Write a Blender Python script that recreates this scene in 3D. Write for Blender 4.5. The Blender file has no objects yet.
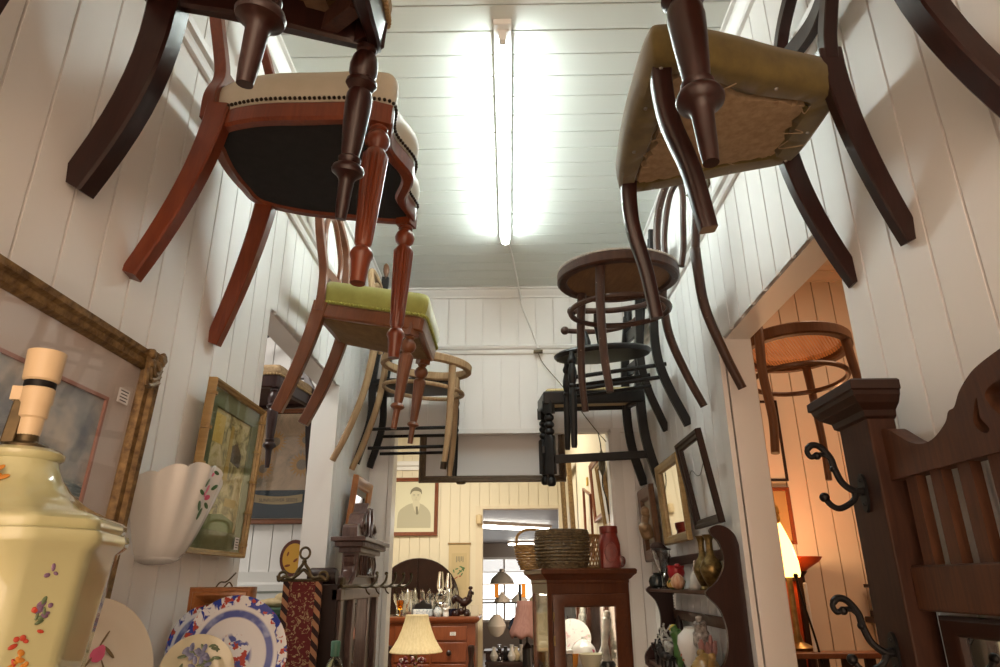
import bpy, bmesh, math, random
from mathutils import Vector, Matrix, Euler
random.seed(7)
PI = math.pi
SC = bpy.context.scene
COL = SC.collection

# ------------------------------------------------------------------ materials
def new_mat(name):
    m = bpy.data.materials.new(name); m.use_nodes = True
    nt = m.node_tree; b = nt.nodes['Principled BSDF']
    return m, nt, b
def setv(b, **k):
    for n, v in k.items():
        b.inputs[n.replace('_', ' ')].default_value = v
def rgba(c): return (c[0], c[1], c[2], 1)
def plain(name, c, rough=.5, metal=0., **k):
    m, nt, b = new_mat(name)
    setv(b, Base_Color=rgba(c), Roughness=rough, Metallic=metal)
    for n, v in k.items(): b.inputs[n.replace('_', ' ')].default_value = v
    return m
def coords(nt, scale=(1, 1, 1), kind='Object'):
    tc = nt.nodes.new('ShaderNodeTexCoord'); mp = nt.nodes.new('ShaderNodeMapping')
    mp.inputs['Scale'].default_value = scale
    nt.links.new(tc.outputs[kind], mp.inputs['Vector']); return mp.outputs['Vector']
def noise(nt, vec, scale, detail=4, rough=.55, dist=0.):
    n = nt.nodes.new('ShaderNodeTexNoise'); nt.links.new(vec, n.inputs['Vector'])
    n.inputs['Scale'].default_value = scale; n.inputs['Detail'].default_value = detail
    n.inputs['Roughness'].default_value = rough; n.inputs['Distortion'].default_value = dist
    return n.outputs['Fac']
def ramp(nt, fac, stops, interp='LINEAR'):
    r = nt.nodes.new('ShaderNodeValToRGB'); nt.links.new(fac, r.inputs['Fac'])
    r.color_ramp.interpolation = interp
    el = r.color_ramp.elements
    while len(el) < len(stops): el.new(.5)
    for e, (p, c) in zip(el, stops): e.position = p; e.color = rgba(c)
    return r.outputs['Color']
def mixc(nt, fac, a, b, mode='MIX'):
    m = nt.nodes.new('ShaderNodeMix'); m.data_type = 'RGBA'; m.blend_type = mode
    for sock, v in ((m.inputs[0], fac), (m.inputs[6], a), (m.inputs[7], b)):
        if isinstance(v, (int, float)): sock.default_value = v
        elif isinstance(v, tuple): sock.default_value = rgba(v)
        else: nt.links.new(v, sock)
    return m.outputs[2]
def bump(nt, b, fac, strength=.2, dist=.002):
    n = nt.nodes.new('ShaderNodeBump'); n.inputs['Strength'].default_value = strength
    n.inputs['Distance'].default_value = dist
    nt.links.new(fac, n.inputs['Height']); nt.links.new(n.outputs['Normal'], b.inputs['Normal'])
def mathn(nt, op, a, b=0.):
    n = nt.nodes.new('ShaderNodeMath'); n.operation = op
    for s, v in ((n.inputs[0], a), (n.inputs[1], b)):
        if isinstance(v, (int, float)): s.default_value = v
        else: nt.links.new(v, s)
    return n.outputs[0]
def two_tone(name, c1, c2, scale=20, rough=.5, stretch=(1, 1, 1), lo=.35, hi=.7, bmp=0., metal=0., coat=0., detail=4, bdist=.002, sheen=0.):
    m, nt, b = new_mat(name)
    v = coords(nt, stretch); f = noise(nt, v, scale, detail)
    nt.links.new(ramp(nt, f, [(lo, c1), (hi, c2)]), b.inputs['Base Color'])
    setv(b, Roughness=rough, Metallic=metal)
    b.inputs['Coat Weight'].default_value = coat; b.inputs['Coat Roughness'].default_value = .12
    b.inputs['Sheen Weight'].default_value = sheen
    if bmp: bump(nt, b, f, bmp, bdist)
    return m
def wood(name, c1, c2, rough=.32, coat=.25, scale=9, stretch=(6, 6, .6), spec=.3):
    m, nt, b = new_mat(name)
    v = coords(nt, stretch)
    f = noise(nt, v, scale, 6, .65, 1.2); g = noise(nt, coords(nt, (1, 1, 1)), 5, 2)
    col = ramp(nt, f, [(.3, c1), (.72, c2)])
    dark = tuple(x * .62 for x in c1)
    col = mixc(nt, mathn(nt, 'MULTIPLY', ramp(nt, g, [(.45, (0, 0, 0)), (.75, (1, 1, 1))]), .55), col, dark)
    nt.links.new(col, b.inputs['Base Color'])
    setv(b, Roughness=rough); b.inputs['Specular IOR Level'].default_value = spec
    b.inputs['Coat Weight'].default_value = coat; b.inputs['Coat Roughness'].default_value = .15
    bump(nt, b, f, .06, .001)
    return m
def worn_wood(name, c1, c2, chip, lo=.62):
    m, nt, b = new_mat(name)
    f = noise(nt, coords(nt, (5, 5, 1)), 9, 5); g = noise(nt, coords(nt, (1, 1, 1)), 90, 5, .7)
    col = ramp(nt, f, [(.3, c1), (.7, c2)])
    col = mixc(nt, ramp(nt, g, [(lo, (0, 0, 0)), (lo + .04, (1, 1, 1))]), col, chip)
    nt.links.new(col, b.inputs['Base Color']); setv(b, Roughness=.42); b.inputs['Specular IOR Level'].default_value = .3
    return m
def paint(name, c, rough=.45, dirt=(.5, .45, .38), amt=.25):
    m, nt, b = new_mat(name)
    v = coords(nt, (1, 1, .35)); f = noise(nt, v, 3.2, 6, .6)
    g = noise(nt, coords(nt, (1, 1, .5)), 60, 3, .6)
    sc = ramp(nt, g, [(.70, (0, 0, 0)), (.76, (1, 1, 1))])
    col = mixc(nt, mathn(nt, 'MULTIPLY', ramp(nt, f, [(.45, (0, 0, 0)), (.8, (1, 1, 1))]), amt), c, tuple(x * y for x, y in zip(c, (.86, .83, .78))))
    col = mixc(nt, mathn(nt, 'MULTIPLY', sc, amt * .35), col, dirt)
    nt.links.new(col, b.inputs['Base Color']); setv(b, Roughness=rough)
    bump(nt, b, noise(nt, coords(nt), 45, 3), .05, .002)
    return m
def emit(name, c, s):
    m, nt, b = new_mat(name); setv(b, Base_Color=rgba(c), Roughness=.5)
    b.inputs['Emission Color'].default_value = rgba(c); b.inputs['Emission Strength'].default_value = s
    return m
def glass(name, c=(1, 1, 1), rough=.02, ior=1.45, alpha=None):
    m, nt, b = new_mat(name)
    setv(b, Base_Color=rgba(c), Roughness=rough, IOR=ior); b.inputs['Transmission Weight'].default_value = 1.
    return m
def pane_mat(name, refl=.10, tint=(1, 1, 1)):
    # thin sheet of glass: mostly clear, reflecting at its surface
    m = bpy.data.materials.new(name); m.use_nodes = True; nt = m.node_tree; nt.nodes.clear()
    o = nt.nodes.new('ShaderNodeOutputMaterial'); t = nt.nodes.new('ShaderNodeBsdfTransparent'); g = nt.nodes.new('ShaderNodeBsdfGlossy')
    t.inputs[0].default_value = rgba(tint); g.inputs['Roughness'].default_value = .03
    f = nt.nodes.new('ShaderNodeFresnel'); f.inputs[0].default_value = 1.5
    a = nt.nodes.new('ShaderNodeMath'); a.operation = 'MULTIPLY'; a.inputs[1].default_value = refl / .04
    nt.links.new(f.outputs[0], a.inputs[0])
    mx = nt.nodes.new('ShaderNodeMixShader'); nt.links.new(a.outputs[0], mx.inputs[0]); nt.links.new(t.outputs[0], mx.inputs[1]); nt.links.new(g.outputs[0], mx.inputs[2])
    nt.links.new(mx.outputs[0], o.inputs[0]); return m

M = {}
M['wall'] = paint('white_wall_paint', (.84, .83, .815))
M['ceil'] = paint('white_ceiling_paint', (.67, .70, .67), amt=.12)
M['trim'] = paint('white_trim_paint', (.76, .75, .73), rough=.35, amt=.18)
M['cream'] = paint('cream_wall_paint', (.78, .70, .52), amt=.1)
M['creamtrim'] = paint('cream_trim_paint', (.76, .66, .48), amt=.12)
M['pink'] = paint('warm_cream_wall_paint', (.74, .62, .50), amt=.1)
M['floor'] = wood('floor_boards', (.18, .09, .04), (.26, .14, .07), rough=.4, coat=.1, stretch=(6, .5, 6))
M['dark'] = wood('dark_mahogany', (.015, .0045, .0038), (.033, .0095, .007), rough=.30, coat=.12, spec=.35)
M['darkrough'] = wood('dark_raw_rail', (.035, .012, .008), (.075, .028, .016), rough=.6, coat=0)
M['cedar'] = wood('red_cedar', (.115, .022, .008), (.19, .042, .013), rough=.30, coat=.2, spec=.4)
M['brown'] = wood('brown_walnut', (.135, .045, .018), (.20, .072, .028), rough=.32, coat=.12, spec=.4)
M['bentlight'] = wood('bare_bentwood', (.22, .13, .062), (.40, .27, .15), rough=.6, coat=0, scale=6)
M['bentbrown'] = worn_wood('chipped_brown_bentwood', (.034, .015, .010), (.066, .031, .019), (.34, .26, .19), .66)
M['bentwarm'] = wood('brown_bentwood', (.10, .042, .018), (.16, .07, .03), rough=.4)
M['black'] = worn_wood('worn_black_paint', (.004, .0036, .0035), (.009, .008, .0075), (.05, .03, .02), .71)
M['oak'] = wood('dark_oak', (.050, .018, .008), (.105, .040, .016), rough=.5, coat=.0, scale=11)
M['oakdark'] = wood('darker_oak', (.016, .006, .0035), (.030, .011, .006), rough=.45, coat=.0, spec=.3)
M['pine'] = wood('varnished_pine', (.28, .095, .028), (.38, .15, .048), rough=.35, coat=.3)
M['redwood'] = wood('red_brown_polish', (.17, .042, .016), (.26, .072, .026), rough=.3, coat=.4)
M['cabinet'] = wood('display_cabinet_wood', (.075, .020, .007), (.115, .034, .011), rough=.32, coat=.1, spec=.35)
M['goldwood'] = two_tone('aged_gilt', (.10, .055, .02), (.27, .17, .065), 70, .5, bmp=.8, metal=.35, bdist=.004)
M['bamboo'] = wood('gold_bamboo_frame', (.27, .16, .055), (.42, .28, .11), rough=.4, coat=.2)
M['creamvinyl'] = two_tone('cream_vinyl', (.42, .38, .29), (.48, .43, .34), 12, .5)
M['blackcloth'] = two_tone('black_lining', (.005, .006, .0075), (.009, .010, .012), 40, .9, bmp=.2)
M['green'] = two_tone('green_velvet', (.23, .225, .035), (.32, .315, .06), 16, .75, sheen=.5)
M['greentrim'] = two_tone('green_gimp', (.24, .24, .03), (.50, .50, .12), 180, .8, bmp=1., bdist=.003)
M['olive'] = two_tone('olive_upholstery', (.085, .058, .010), (.13, .092, .018), 24, .85, bmp=.25, sheen=.3)
M['hessian'] = two_tone('hessian', (.25, .17, .095), (.35, .25, .15), 55, .95, bmp=.5)
M['brownlining'] = two_tone('brown_lining', (.15, .085, .028), (.21, .125, .045), 30, .9)
M['tapestry'] = two_tone('tan_tapestry', (.24, .16, .08), (.42, .30, .17), 60, .9, bmp=.3)
M['gimp'] = two_tone('tan_gimp', (.30, .19, .08), (.52, .38, .2), 160, .9, bmp=1.)
M['webbing'] = two_tone('brown_webbing', (.10, .055, .03), (.17, .10, .055), 40, .95)
M['seatpaper'] = two_tone('white_seat_cloth', (.55, .54, .50), (.72, .71, .67), 30, .7)
M['ply'] = wood('ply_underside', (.16, .085, .04), (.23, .13, .065), rough=.6, coat=0, stretch=(1, 8, 1))
M['rush'] = two_tone('straw_seat', (.42, .32, .15), (.58, .46, .25), 20, .7, stretch=(1, 12, 1), bmp=.6)
M['studs'] = plain('dark_studs', (.03, .02, .012), .35, .8)
M['brass'] = two_tone('old_brass', (.17, .11, .04), (.34, .24, .10), 30, .35, metal=.9)
M['bronze'] = two_tone('dark_bronze', (.06, .045, .025), (.14, .10, .05), 40, .4, metal=.8)
M['iron'] = plain('black_iron', (.006, .0055, .006), .42, .0, Specular_IOR_Level=.22)
M['hookwire'] = plain('wire', (.25, .24, .22), .4, .8)
M['white'] = plain('white_enamel', (.78, .78, .76), .35)
M['plastic'] = plain('cream_plastic', (.62, .47, .29), .4)
M['tube'] = emit('lit_tube', (.90, 1., .96), 31.)
M['tubewarm'] = emit('lit_shop_tube', (1., .95, .86), 8.)
M['clear'] = pane_mat('clear_pane', .03)
M['picglass'] = pane_mat('picture_glass', .006)
M['mirror'] = plain('mirror_silver', (.82, .82, .80), .03, 1.)
M['oldmirror'] = plain('aged_mirror', (.62, .62, .62), .12, 1.)
M['crystal'] = glass('crystal_glass', (.96, .97, .97), .03)
M['tag'] = plain('paper_tag', (.78, .76, .74), .6)
M['ink'] = plain('dark_ink', (.05, .045, .05), .7)
M['porcelain'] = plain('white_porcelain', (.74, .73, .70), .12)
M['blackfig'] = plain('black_figure', (.015, .013, .013), .3)
M['red'] = two_tone('red_lacquer', (.17, .016, .009), (.24, .026, .014), 20, .35)
M['orange'] = plain('orange_cloth', (.62, .09, .02), .7)
M['amber'] = glass('amber_glass', (.95, .42, .04), .05)
M['pinkshade'] = two_tone('dusty_pink_shade', (.40, .20, .17), (.48, .26, .22), 6, .85, stretch=(14, 14, .3))
M['creamshade'] = two_tone('cream_pleated_shade', (.62, .50, .28), (.72, .60, .36), 8, .85, stretch=(14, 14, .3))
M['wickerdark'] = None  # set below

# ------------------------------------------------------------------ objects
def tag(o, label=None, cat=None, group=None, kind=None):
    if label: o['label'] = label
    if cat: o['category'] = cat
    if group: o['group'] = group
    if kind: o['kind'] = kind
    return o
def empty(name, loc=(0, 0, 0), mat=None, label=None, cat=None, group=None):
    o = bpy.data.objects.new(name, None); COL.objects.link(o); o.empty_display_size = .05
    if mat is not None: o.matrix_world = Matrix.Translation(loc) @ mat.to_4x4()
    else: o.location = loc
    return tag(o, label, cat, group)
def rz(a): return Matrix.Rotation(a, 3, 'Z')
def rx(a): return Matrix.Rotation(a, 3, 'X')
def ry(a): return Matrix.Rotation(a, 3, 'Y')
def frame_to(d):
    """matrix whose Z column points along d"""
    return Vector(d).normalized().to_track_quat('Z', 'Y').to_matrix()
def cr(pts, n=8, closed=False):
    """Catmull-Rom resample (works on tuples of any length)"""
    P = [tuple(p) for p in pts]; out = []
    m = len(P); segs = m if closed else m - 1
    for i in range(segs):
        if closed: a, b, c, d = P[(i - 1) % m], P[i], P[(i + 1) % m], P[(i + 2) % m]
        else:
            b, c = P[i], P[i + 1]
            a = P[i - 1] if i else tuple(2 * x - y for x, y in zip(b, c))
            d = P[i + 2] if i + 2 < m else tuple(2 * x - y for x, y in zip(c, b))
        for k in range(n):
            t = k / n
            out.append(tuple(.5 * (2 * q + (-p + r) * t + (2 * p - 5 * q + 4 * r - s) * t * t + (-p + 3 * q - 3 * r + s) * t ** 3) for p, q, r, s in zip(a, b, c, d)))
    if not closed: out.append(P[-1])
    return out

class MB:
    def __init__(s): s.bm = bmesh.new()
    def v(s, p): return s.bm.verts.new(p)
    def f(s, vs):
        try: return s.bm.faces.new(vs)
        except ValueError: return None
    def hexa(s, c8):
        v = [s.v(c) for c in c8]
        for q in ((0, 3, 2, 1), (4, 5, 6, 7), (0, 1, 5, 4), (1, 2, 6, 5), (2, 3, 7, 6), (3, 0, 4, 7)): s.f([v[i] for i in q])
        return s
    def box(s, x0, x1, y0, y1, z0, z1):
        return s.hexa([(x0, y0, z0), (x1, y0, z0), (x1, y1, z0), (x0, y1, z0), (x0, y0, z1), (x1, y0, z1), (x1, y1, z1), (x0, y1, z1)])
    def obox(s, c, size, m=None):
        c = Vector(c); m = m or Matrix.Identity(3); a, b, d = (x / 2 for x in size)
        return s.hexa([c + m @ Vector(p) for p in ((-a, -b, -d), (a, -b, -d), (a, b, -d), (-a, b, -d), (-a, -b, d), (a, -b, d), (a, b, d), (-a, b, d))])
    def loft(s, rings, cap=True, closed=False):
        R = [[s.v(p) for p in r] for r in rings]; n = len(R[0]); L = len(R)
        for i in range(L if closed else L - 1):
            a, b = R[i], R[(i + 1) % L]
            for k in range(n): s.f([a[k], a[(k + 1) % n], b[(k + 1) % n], b[k]])
        if cap and not closed:
            s.f(R[0][::-1]); s.f(R[-1])
        return s
    def tube(s, pts, r=.01, n=10, closed=False, flat=None, up=None):
        """round (or flat=(w,t) elliptical) tube along pts"""
        P = [Vector(p) for p in pts]; L = len(P); rr = r if isinstance(r, (list, tuple)) else [r] * L
        if len(rr) != L: rr = [rr[int(i * (len(rr) - 1) / max(1, L - 1))] + 0 for i in range(L)]
        T = []
        for i in range(L):
            a = P[(i - 1) % L] if (closed or i) else P[i]; b = P[(i + 1) % L] if (closed or i < L - 1) else P[i]
            T.append((b - a).normalized())
        N = Vector(up) if up else (Vector((0, 0, 1)) if abs(T[0].z) < .9 else Vector((1, 0, 0)))
        N = (N - T[0] * N.dot(T[0])).normalized(); rings = []
        for i in range(L):
            if up: N = Vector(up)
            N = (N - T[i] * N.dot(T[i])).normalized(); B = T[i].cross(N)
            fl = flat or (1, 1)
            rings.append([P[i] + (N * math.cos(2 * PI * k / n) * fl[1] + B * math.sin(2 * PI * k / n) * fl[0]) * rr[i] for k in range(n)])
        return s.loft(rings, True, closed)
    def bar(s, pts, w, t, up=(0, 0, 1), closed=False):
        """rectangular bar along pts; w across (perp to up), t along up; lists allowed"""
        P = [Vector(p) for p in pts]; L = len(P)
        W = w if isinstance(w, (list, tuple)) else [w] * L; TT = t if isinstance(t, (list, tuple)) else [t] * L
        rings = []
        for i in range(L):
            a = P[(i - 1) % L] if (closed or i) else P[i]; b = P[(i + 1) % L] if (closed or i < L - 1) else P[i]
            T = (b - a).normalized(); N = Vector(up); N = (N - T * N.dot(T)).normalized(); B = T.cross(N)
            x, y = W[i] / 2, TT[i] / 2; c = .18 * min(x, y)
            rings.append([P[i] + B * u + N * q for u, q in ((x - c, y), (-x + c, y), (-x, y - c), (-x, -y + c), (-x + c, -y), (x - c, -y), (x, -y + c), (x, y - c))])
        return s.loft(rings, True, closed)
    def lathe(s, prof, c=(0, 0, 0), m=None, n=28, cap=True, arc=None):
        """prof: (r, z[, flute depth]) ; square blocks via r<0"""
        c = Vector(c); m = m or Matrix.Identity(3); rings = []
        for p in prof:
            r, z = p[0], p[1]; fl = p[2] if len(p) > 2 else 0
            ring = []
            for k in range(n):
                a = 2 * PI * k / n
                if r < 0:
                    q = -r / max(abs(math.cos(a + 1e-9)), abs(math.sin(a + 1e-9))); q = min(q, -r * 1.36)
                else: q = r * (1 - fl * (k % 4 == 0))
                ring.append(c + m @ Vector((q * math.cos(a), q * math.sin(a), z)))
            rings.append(ring)
        return s.loft(rings, cap)
    def prism(s, poly, a, b, plane='xy', m=None, c=(0, 0, 0)):
        m = m or Matrix.Identity(3); c = Vector(c)
        def mk(u, v, w): return c + m @ Vector({'xy': (u, v, w), 'xz': (u, w, v), 'yz': (w, u, v)}[plane])
        A = [s.v(mk(u, v, a)) for u, v in poly]; B = [s.v(mk(u, v, b)) for u, v in poly]; n = len(poly)
        s.f(A[::-1]); s.f(B)
        for k in range(n): s.f([A[k], A[(k + 1) % n], B[(k + 1) % n], B[k]])
        return s
    def ball(s, c, r, m=None, seg=16, rings=10):
        c = Vector(c); r = r if isinstance(r, (list, tuple)) else (r, r, r); m = m or Matrix.Identity(3)
        R = []
        for i in range(1, rings):
            t = PI * i / rings
            R.append([c + m @ Vector((r[0] * math.sin(t) * math.cos(2 * PI * k / seg), r[1] * math.sin(t) * math.sin(2 * PI * k / seg), -r[2] * math.cos(t))) for k in range(seg)])
        return s.loft(R)
    def sheet(s, fn, nu, nv):
        G = [[s.v(fn(i / nu, j / nv)) for j in range(nv + 1)] for i in range(nu + 1)]
        for i in range(nu):
            for j in range(nv): s.f([G[i][j], G[i + 1][j], G[i + 1][j + 1], G[i][j + 1]])
        return s
    def sub(s, v, f, c=(0, 0, 0), m=None):
        c = Vector(c); m = m or Matrix.Identity(3)
        V = [s.v(c + m @ Vector(p)) for p in v]
        for q in f: s.f([V[i] for i in q])
    def build(s, name, mat, parent=None, smooth=35, bevel=0, subs=0, solid=0):
        bmesh.ops.remove_doubles(s.bm, verts=s.bm.verts, dist=1e-6)
        bmesh.ops.recalc_face_normals(s.bm, faces=s.bm.faces)
        me = bpy.data.meshes.new(name); s.bm.to_mesh(me); s.bm.free()
        for mm in (mat if isinstance(mat, (list, tuple)) else [mat]): me.materials.append(mm)
        if smooth:
            me.shade_smooth(); me.set_sharp_from_angle(angle=math.radians(smooth))
        o = bpy.data.objects.new(name, me); COL.objects.link(o)
        if parent: o.parent = parent
        if solid:
            q = o.modifiers.new('thick', 'SOLIDIFY'); q.thickness = solid
        if bevel:
            q = o.modifiers.new('bev', 'BEVEL'); q.width = bevel; q.segments = 2; q.limit_method = 'ANGLE'
        if subs:
            q = o.modifiers.new('sub', 'SUBSURF'); q.levels = subs; q.render_levels = subs
        return o
def struct(o): o['kind'] = 'structure'; return o
def dup(root, loc=None, rotz=None, label=None, group=None, cat=None, mat=None):
    r = root.copy(); COL.objects.link(r)
    if mat is not None: r.matrix_world = mat
    if loc is not None: r.location = loc
    if rotz is not None: r.rotation_euler = (0, 0, rotz)
    if label: r['label'] = label
    if group: r['group'] = group
    for ch in list(root.children):
        c = ch.copy(); COL.objects.link(c); c.parent = r
        for g in ch.children:
            d = g.copy(); COL.objects.link(d); d.parent = c
    return r
def text_mesh(body, size, loc, m, mat, parent=None, name='lettering', depth=.0008, align='CENTER'):
    cu = bpy.data.curves.new(name, 'FONT'); cu.body = body; cu.size = size; cu.extrude = depth; cu.align_x = align; cu.align_y = 'CENTER'
    t = bpy.data.objects.new('tmp', cu); COL.objects.link(t)
    dg = bpy.context.evaluated_depsgraph_get(); me = bpy.data.meshes.new_from_object(t.evaluated_get(dg))
    bpy.data.objects.remove(t); me.name = name; me.materials.clear(); me.materials.append(mat)
    o = bpy.data.objects.new(name, me); COL.objects.link(o)
    if parent: o.parent = parent
    o.matrix_local = Matrix.Translation(loc) @ m.to_4x4(); return o
M['floor'] = wood('honey_floor_boards', (.34, .22, .12), (.46, .32, .19), rough=.4, coat=.1, stretch=(6, .5, 6))
# ------------------------------------------------------------------ the hall
WL, WR, YB, ZC = -.74, .715, 3.58, 3.205
TH = .095
def board_wall(name, plane, w, sgn, u0, u1, z0, z1, mat, off=0., pitch=.1, thick=TH, d=.012, horiz=False):
    """tongue-and-groove boarding: V joints cut into the face. plane 'x' (face at x=w, runs along y) or 'y'. sgn = direction the face looks."""
    b = MB(); g = .0030; c = .0027
    xs = [(u0, 0)]
    k = math.ceil((u0 - off) / pitch)
    while off + k * pitch < u1:
        q = off + k * pitch
        if q - g > u0 and q + g < u1: xs += [(q - g, 0), (q - c, d), (q + c, d), (q + g, 0)]
        k += 1
    xs.append((u1, 0))
    def mk(u, dep, z):
        if plane == 'x': return (w - sgn * dep, u, z)
        if plane == 'y': return (u, w - sgn * dep, z)
        return (z, u, w - sgn * dep)           # 'z': boards of a ceiling, joints along x
    A = [b.v(mk(u, q, z0)) for u, q in xs]; B = [b.v(mk(u, q, z1)) for u, q in xs]
    for i in range(len(xs) - 1): b.f([A[i], A[i + 1], B[i + 1], B[i]])
    lo, hi = sorted((w - sgn * (d + .001), w - sgn * thick))
    if plane == 'x': b.box(lo, hi, u0, u1, z0, z1)
    elif plane == 'y': b.box(u0, u1, lo, hi, z0, z1)
    else: b.box(z0, z1, u0, u1, lo, hi)
    # close the ends of the boarding
    return b, mat, name
def done(bmn): return struct(bmn[0].build(bmn[2], bmn[1], smooth=0))
RO0, RO1, ROZ = 1.31, 2.13, 2.36      # opening in the right wall
LO0, LO1, LOZ = 1.93, 2.83, 2.415     # opening in the left wall
YN = -1.6
done(board_wall('wall_right', 'x', WR, -1, YN, RO0, 0, ZC, M['wall'], 1.42))
done(board_wall('wall_right_over_opening', 'x', WR, -1, RO0, RO1, ROZ, ZC, M['wall'], 1.42))
done(board_wall('wall_right_far', 'x', WR, -1, RO1, YB + TH, 0, ZC, M['wall'], 1.42))
done(board_wall('wall_left', 'x', WL, 1, YN, LO0, 0, ZC, M['wall'], .885))
done(board_wall('wall_left_over_opening', 'x', WL, 1, LO0, LO1, LOZ, ZC, M['wall'], .885))
done(board_wall('wall_left_far', 'x', WL, 1, LO1, YB + TH, 0, ZC, M['wall'], .885))
ZB = 2.368
done(board_wall('wall_back', 'y', YB, -1, WL, WR, ZB, ZC, M['wall'], .062))
done(board_wall('wall_back_left', 'y', YB, -1, WL, -.635, 0, ZB, M['wall'], .062))
done(board_wall('wall_back_right', 'y', YB, -1, .56, WR, 0, ZB, M['wall'], .062))
done(board_wall('ceiling', 'z', ZC, -1, YN, YB + TH, WL - TH, WR + TH, M['ceil'], 1.52, d=.008))
def rail(name, plane, w, sgn, u0, u1, prof, mat):
    """moulding: prof = (depth out, z) points"""
    b = MB()
    def mk(u, p): return (w + sgn * p[0], u, p[1]) if plane == 'x' else (u, w + sgn * p[0], p[1])
    b.loft([[mk(u0, p) for p in prof], [mk(u1, p) for p in prof]])
    return struct(b.build(name, mat, smooth=0))
def crown(z): return [(0, z - .055), (.012, z - .055), (.014, z - .045), (.03, z - .022), (.034, z - .012), (.045, z - .010), (.045, z), (0, z)]
def pic(z): return [(0, z - .028), (.012, z - .028), (.016, z - .018), (.016, z - .006), (.026, z), (.03, z + .012), (.022, z + .022), (.008, z + .024), (0, z + .028)]
rail('trim_1', 'x', WR, -1, YN, YB, crown(ZC), M['trim']); rail('trim_2', 'x', WL, 1, YN, YB, crown(ZC), M['trim'])
rail('trim_3', 'y', YB, -1, WL + .04, WR - .04, crown(ZC), M['trim'])
rail('trim_4', 'x', WR, -1, YN, YB, pic(2.80), M['trim']); rail('trim_5', 'x', WL, 1, YN, YB, pic(2.80), M['trim'])
rail('trim_6', 'y', YB, -1, WL + .03, WR - .03, pic(2.835), M['trim'])
struct(MB().box(WL, WR, YB - .012, YB, ZB - .012, ZB + .012).build('trim_7', M['trim'], smooth=0))
# corner boards and opening linings
struct(MB().box(WR - .014, WR + .002, RO1 - .012, RO1 + .065, 0, ROZ).box(WR + .008, WR + TH + .002, RO1 - .012, RO1, 0, ROZ).build('trim_8', M['trim'], smooth=0))
struct(MB().box(WL - TH - .01, WL + .004, LO1 - .012, LO1, 0, LOZ).build('trim_9', M['trim'], smooth=0))
struct(MB().box(.535, .56, YB - .012, YB + TH + .01, 0, ZB).box(.55, .60, YB - .018, YB, 0, ZB).build('trim_10', M['trim'], smooth=0))
struct(MB().box(-.635, -.612, YB - .012, YB + TH + .01, 0, ZB).build('trim_11', M['trim'], smooth=0))
struct(MB().box(-4, 4, YN, 19, -.1, 0).build('floor', M['floor'], smooth=0))

# ------------------------------------------------------------------ side room through the right opening
SX = 2.6
done(board_wall('wall_side_room_right_back', 'y', 3.40, -1, WR + TH, SX, 0, ZC, M['pink'], .98))
done(board_wall('wall_side_room_right_side', 'x', SX, -1, .6, 3.5, 0, ZC, M['pink'], 0))
done(board_wall('wall_side_room_right_near', 'y', .6, 1, WR + TH, SX, 0, ZC, M['pink'], 0))
done(board_wall('ceiling_side_room_right', 'z', ZC, -1, .5, 3.5, WR + TH, SX, M['pink'], 0))
rail('trim_12', 'y', 3.40, -1, WR + TH, SX, crown(ZC), M['pink'])
done(board_wall('wall_side_room_right_hall', 'x', WR + TH + .008, 1, RO1, 3.4, 0, ZC, M['pink'], 1.42, thick=.007))
# ------------------------------------------------------------------ side room through the left opening
LX = -2.6
done(board_wall('wall_side_room_left_back', 'y', 3.52, -1, LX, WL - TH, 0, ZC, M['wall'], 0))
done(board_wall('wall_side_room_left_side', 'x', LX, 1, 1., 3.6, 0, ZC, M['wall'], 0))
done(board_wall('wall_side_room_left_near', 'y', 1., 1, LX, WL - TH, 0, ZC, M['wall'], 0))
done(board_wall('ceiling_side_room_left', 'z', ZC, -1, .9, 3.6, LX, WL - TH, M['ceil'], 0))
rail('trim_13', 'y', 3.52, -1, LX, WL - TH, [(0, 1.52), (.02, 1.52), (.02, 1.56), (.03, 1.57), (.03, 1.60), (.015, 1.61), (.015, 1.66), (0, 1.66)], M['trim'])

# ------------------------------------------------------------------ back room
YP = 7.0; XB = .555
DX0, DX1, DZ = -.268, .50, 2.305
done(board_wall('wall_back_room', 'y', YP, -1, -2.8, DX0 - .06, 0, ZC, M['cream'], 0))
done(board_wall('wall_back_room_over_door', 'y', YP, -1, DX0 - .06, XB + .05, DZ + .03, ZC, M['cream'], 0))
done(board_wall('wall_back_room_right', 'x', XB, -1, YB + TH, YP, 0, ZC, M['cream'], 0))
done(board_wall('wall_back_room_left', 'x', -2.8, 1, YB + TH, YP, 0, ZC, M['cream'], 0))
done(board_wall('wall_back_room_near', 'y', YB + TH + .006, 1, -2.8, WL, 0, ZC, M['cream'], 0, thick=.005))
done(board_wall('ceiling_back_room', 'z', ZC, -1, YB + TH, YP + TH, -2.8, .8, M['ceil'], 0))
rail('trim_14', 'y', YP, -1, -2.8, XB, [(0, 2.70), (.02, 2.70), (.02, 2.735), (.035, 2.75), (.035, 2.79), (0, 2.795)], M['trim'])
struct(MB().box(DX0 - .07, DX0, YP - .02, YP + TH + .01, 0, DZ).box(DX1, DX1 + .055, YP - .02, YP + TH + .01, 0, DZ).box(DX0 - .07, DX1 + .055, YP - .021, YP + TH + .01, DZ, DZ + .03).build('trim_15', M['creamtrim'], smooth=0))
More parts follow.
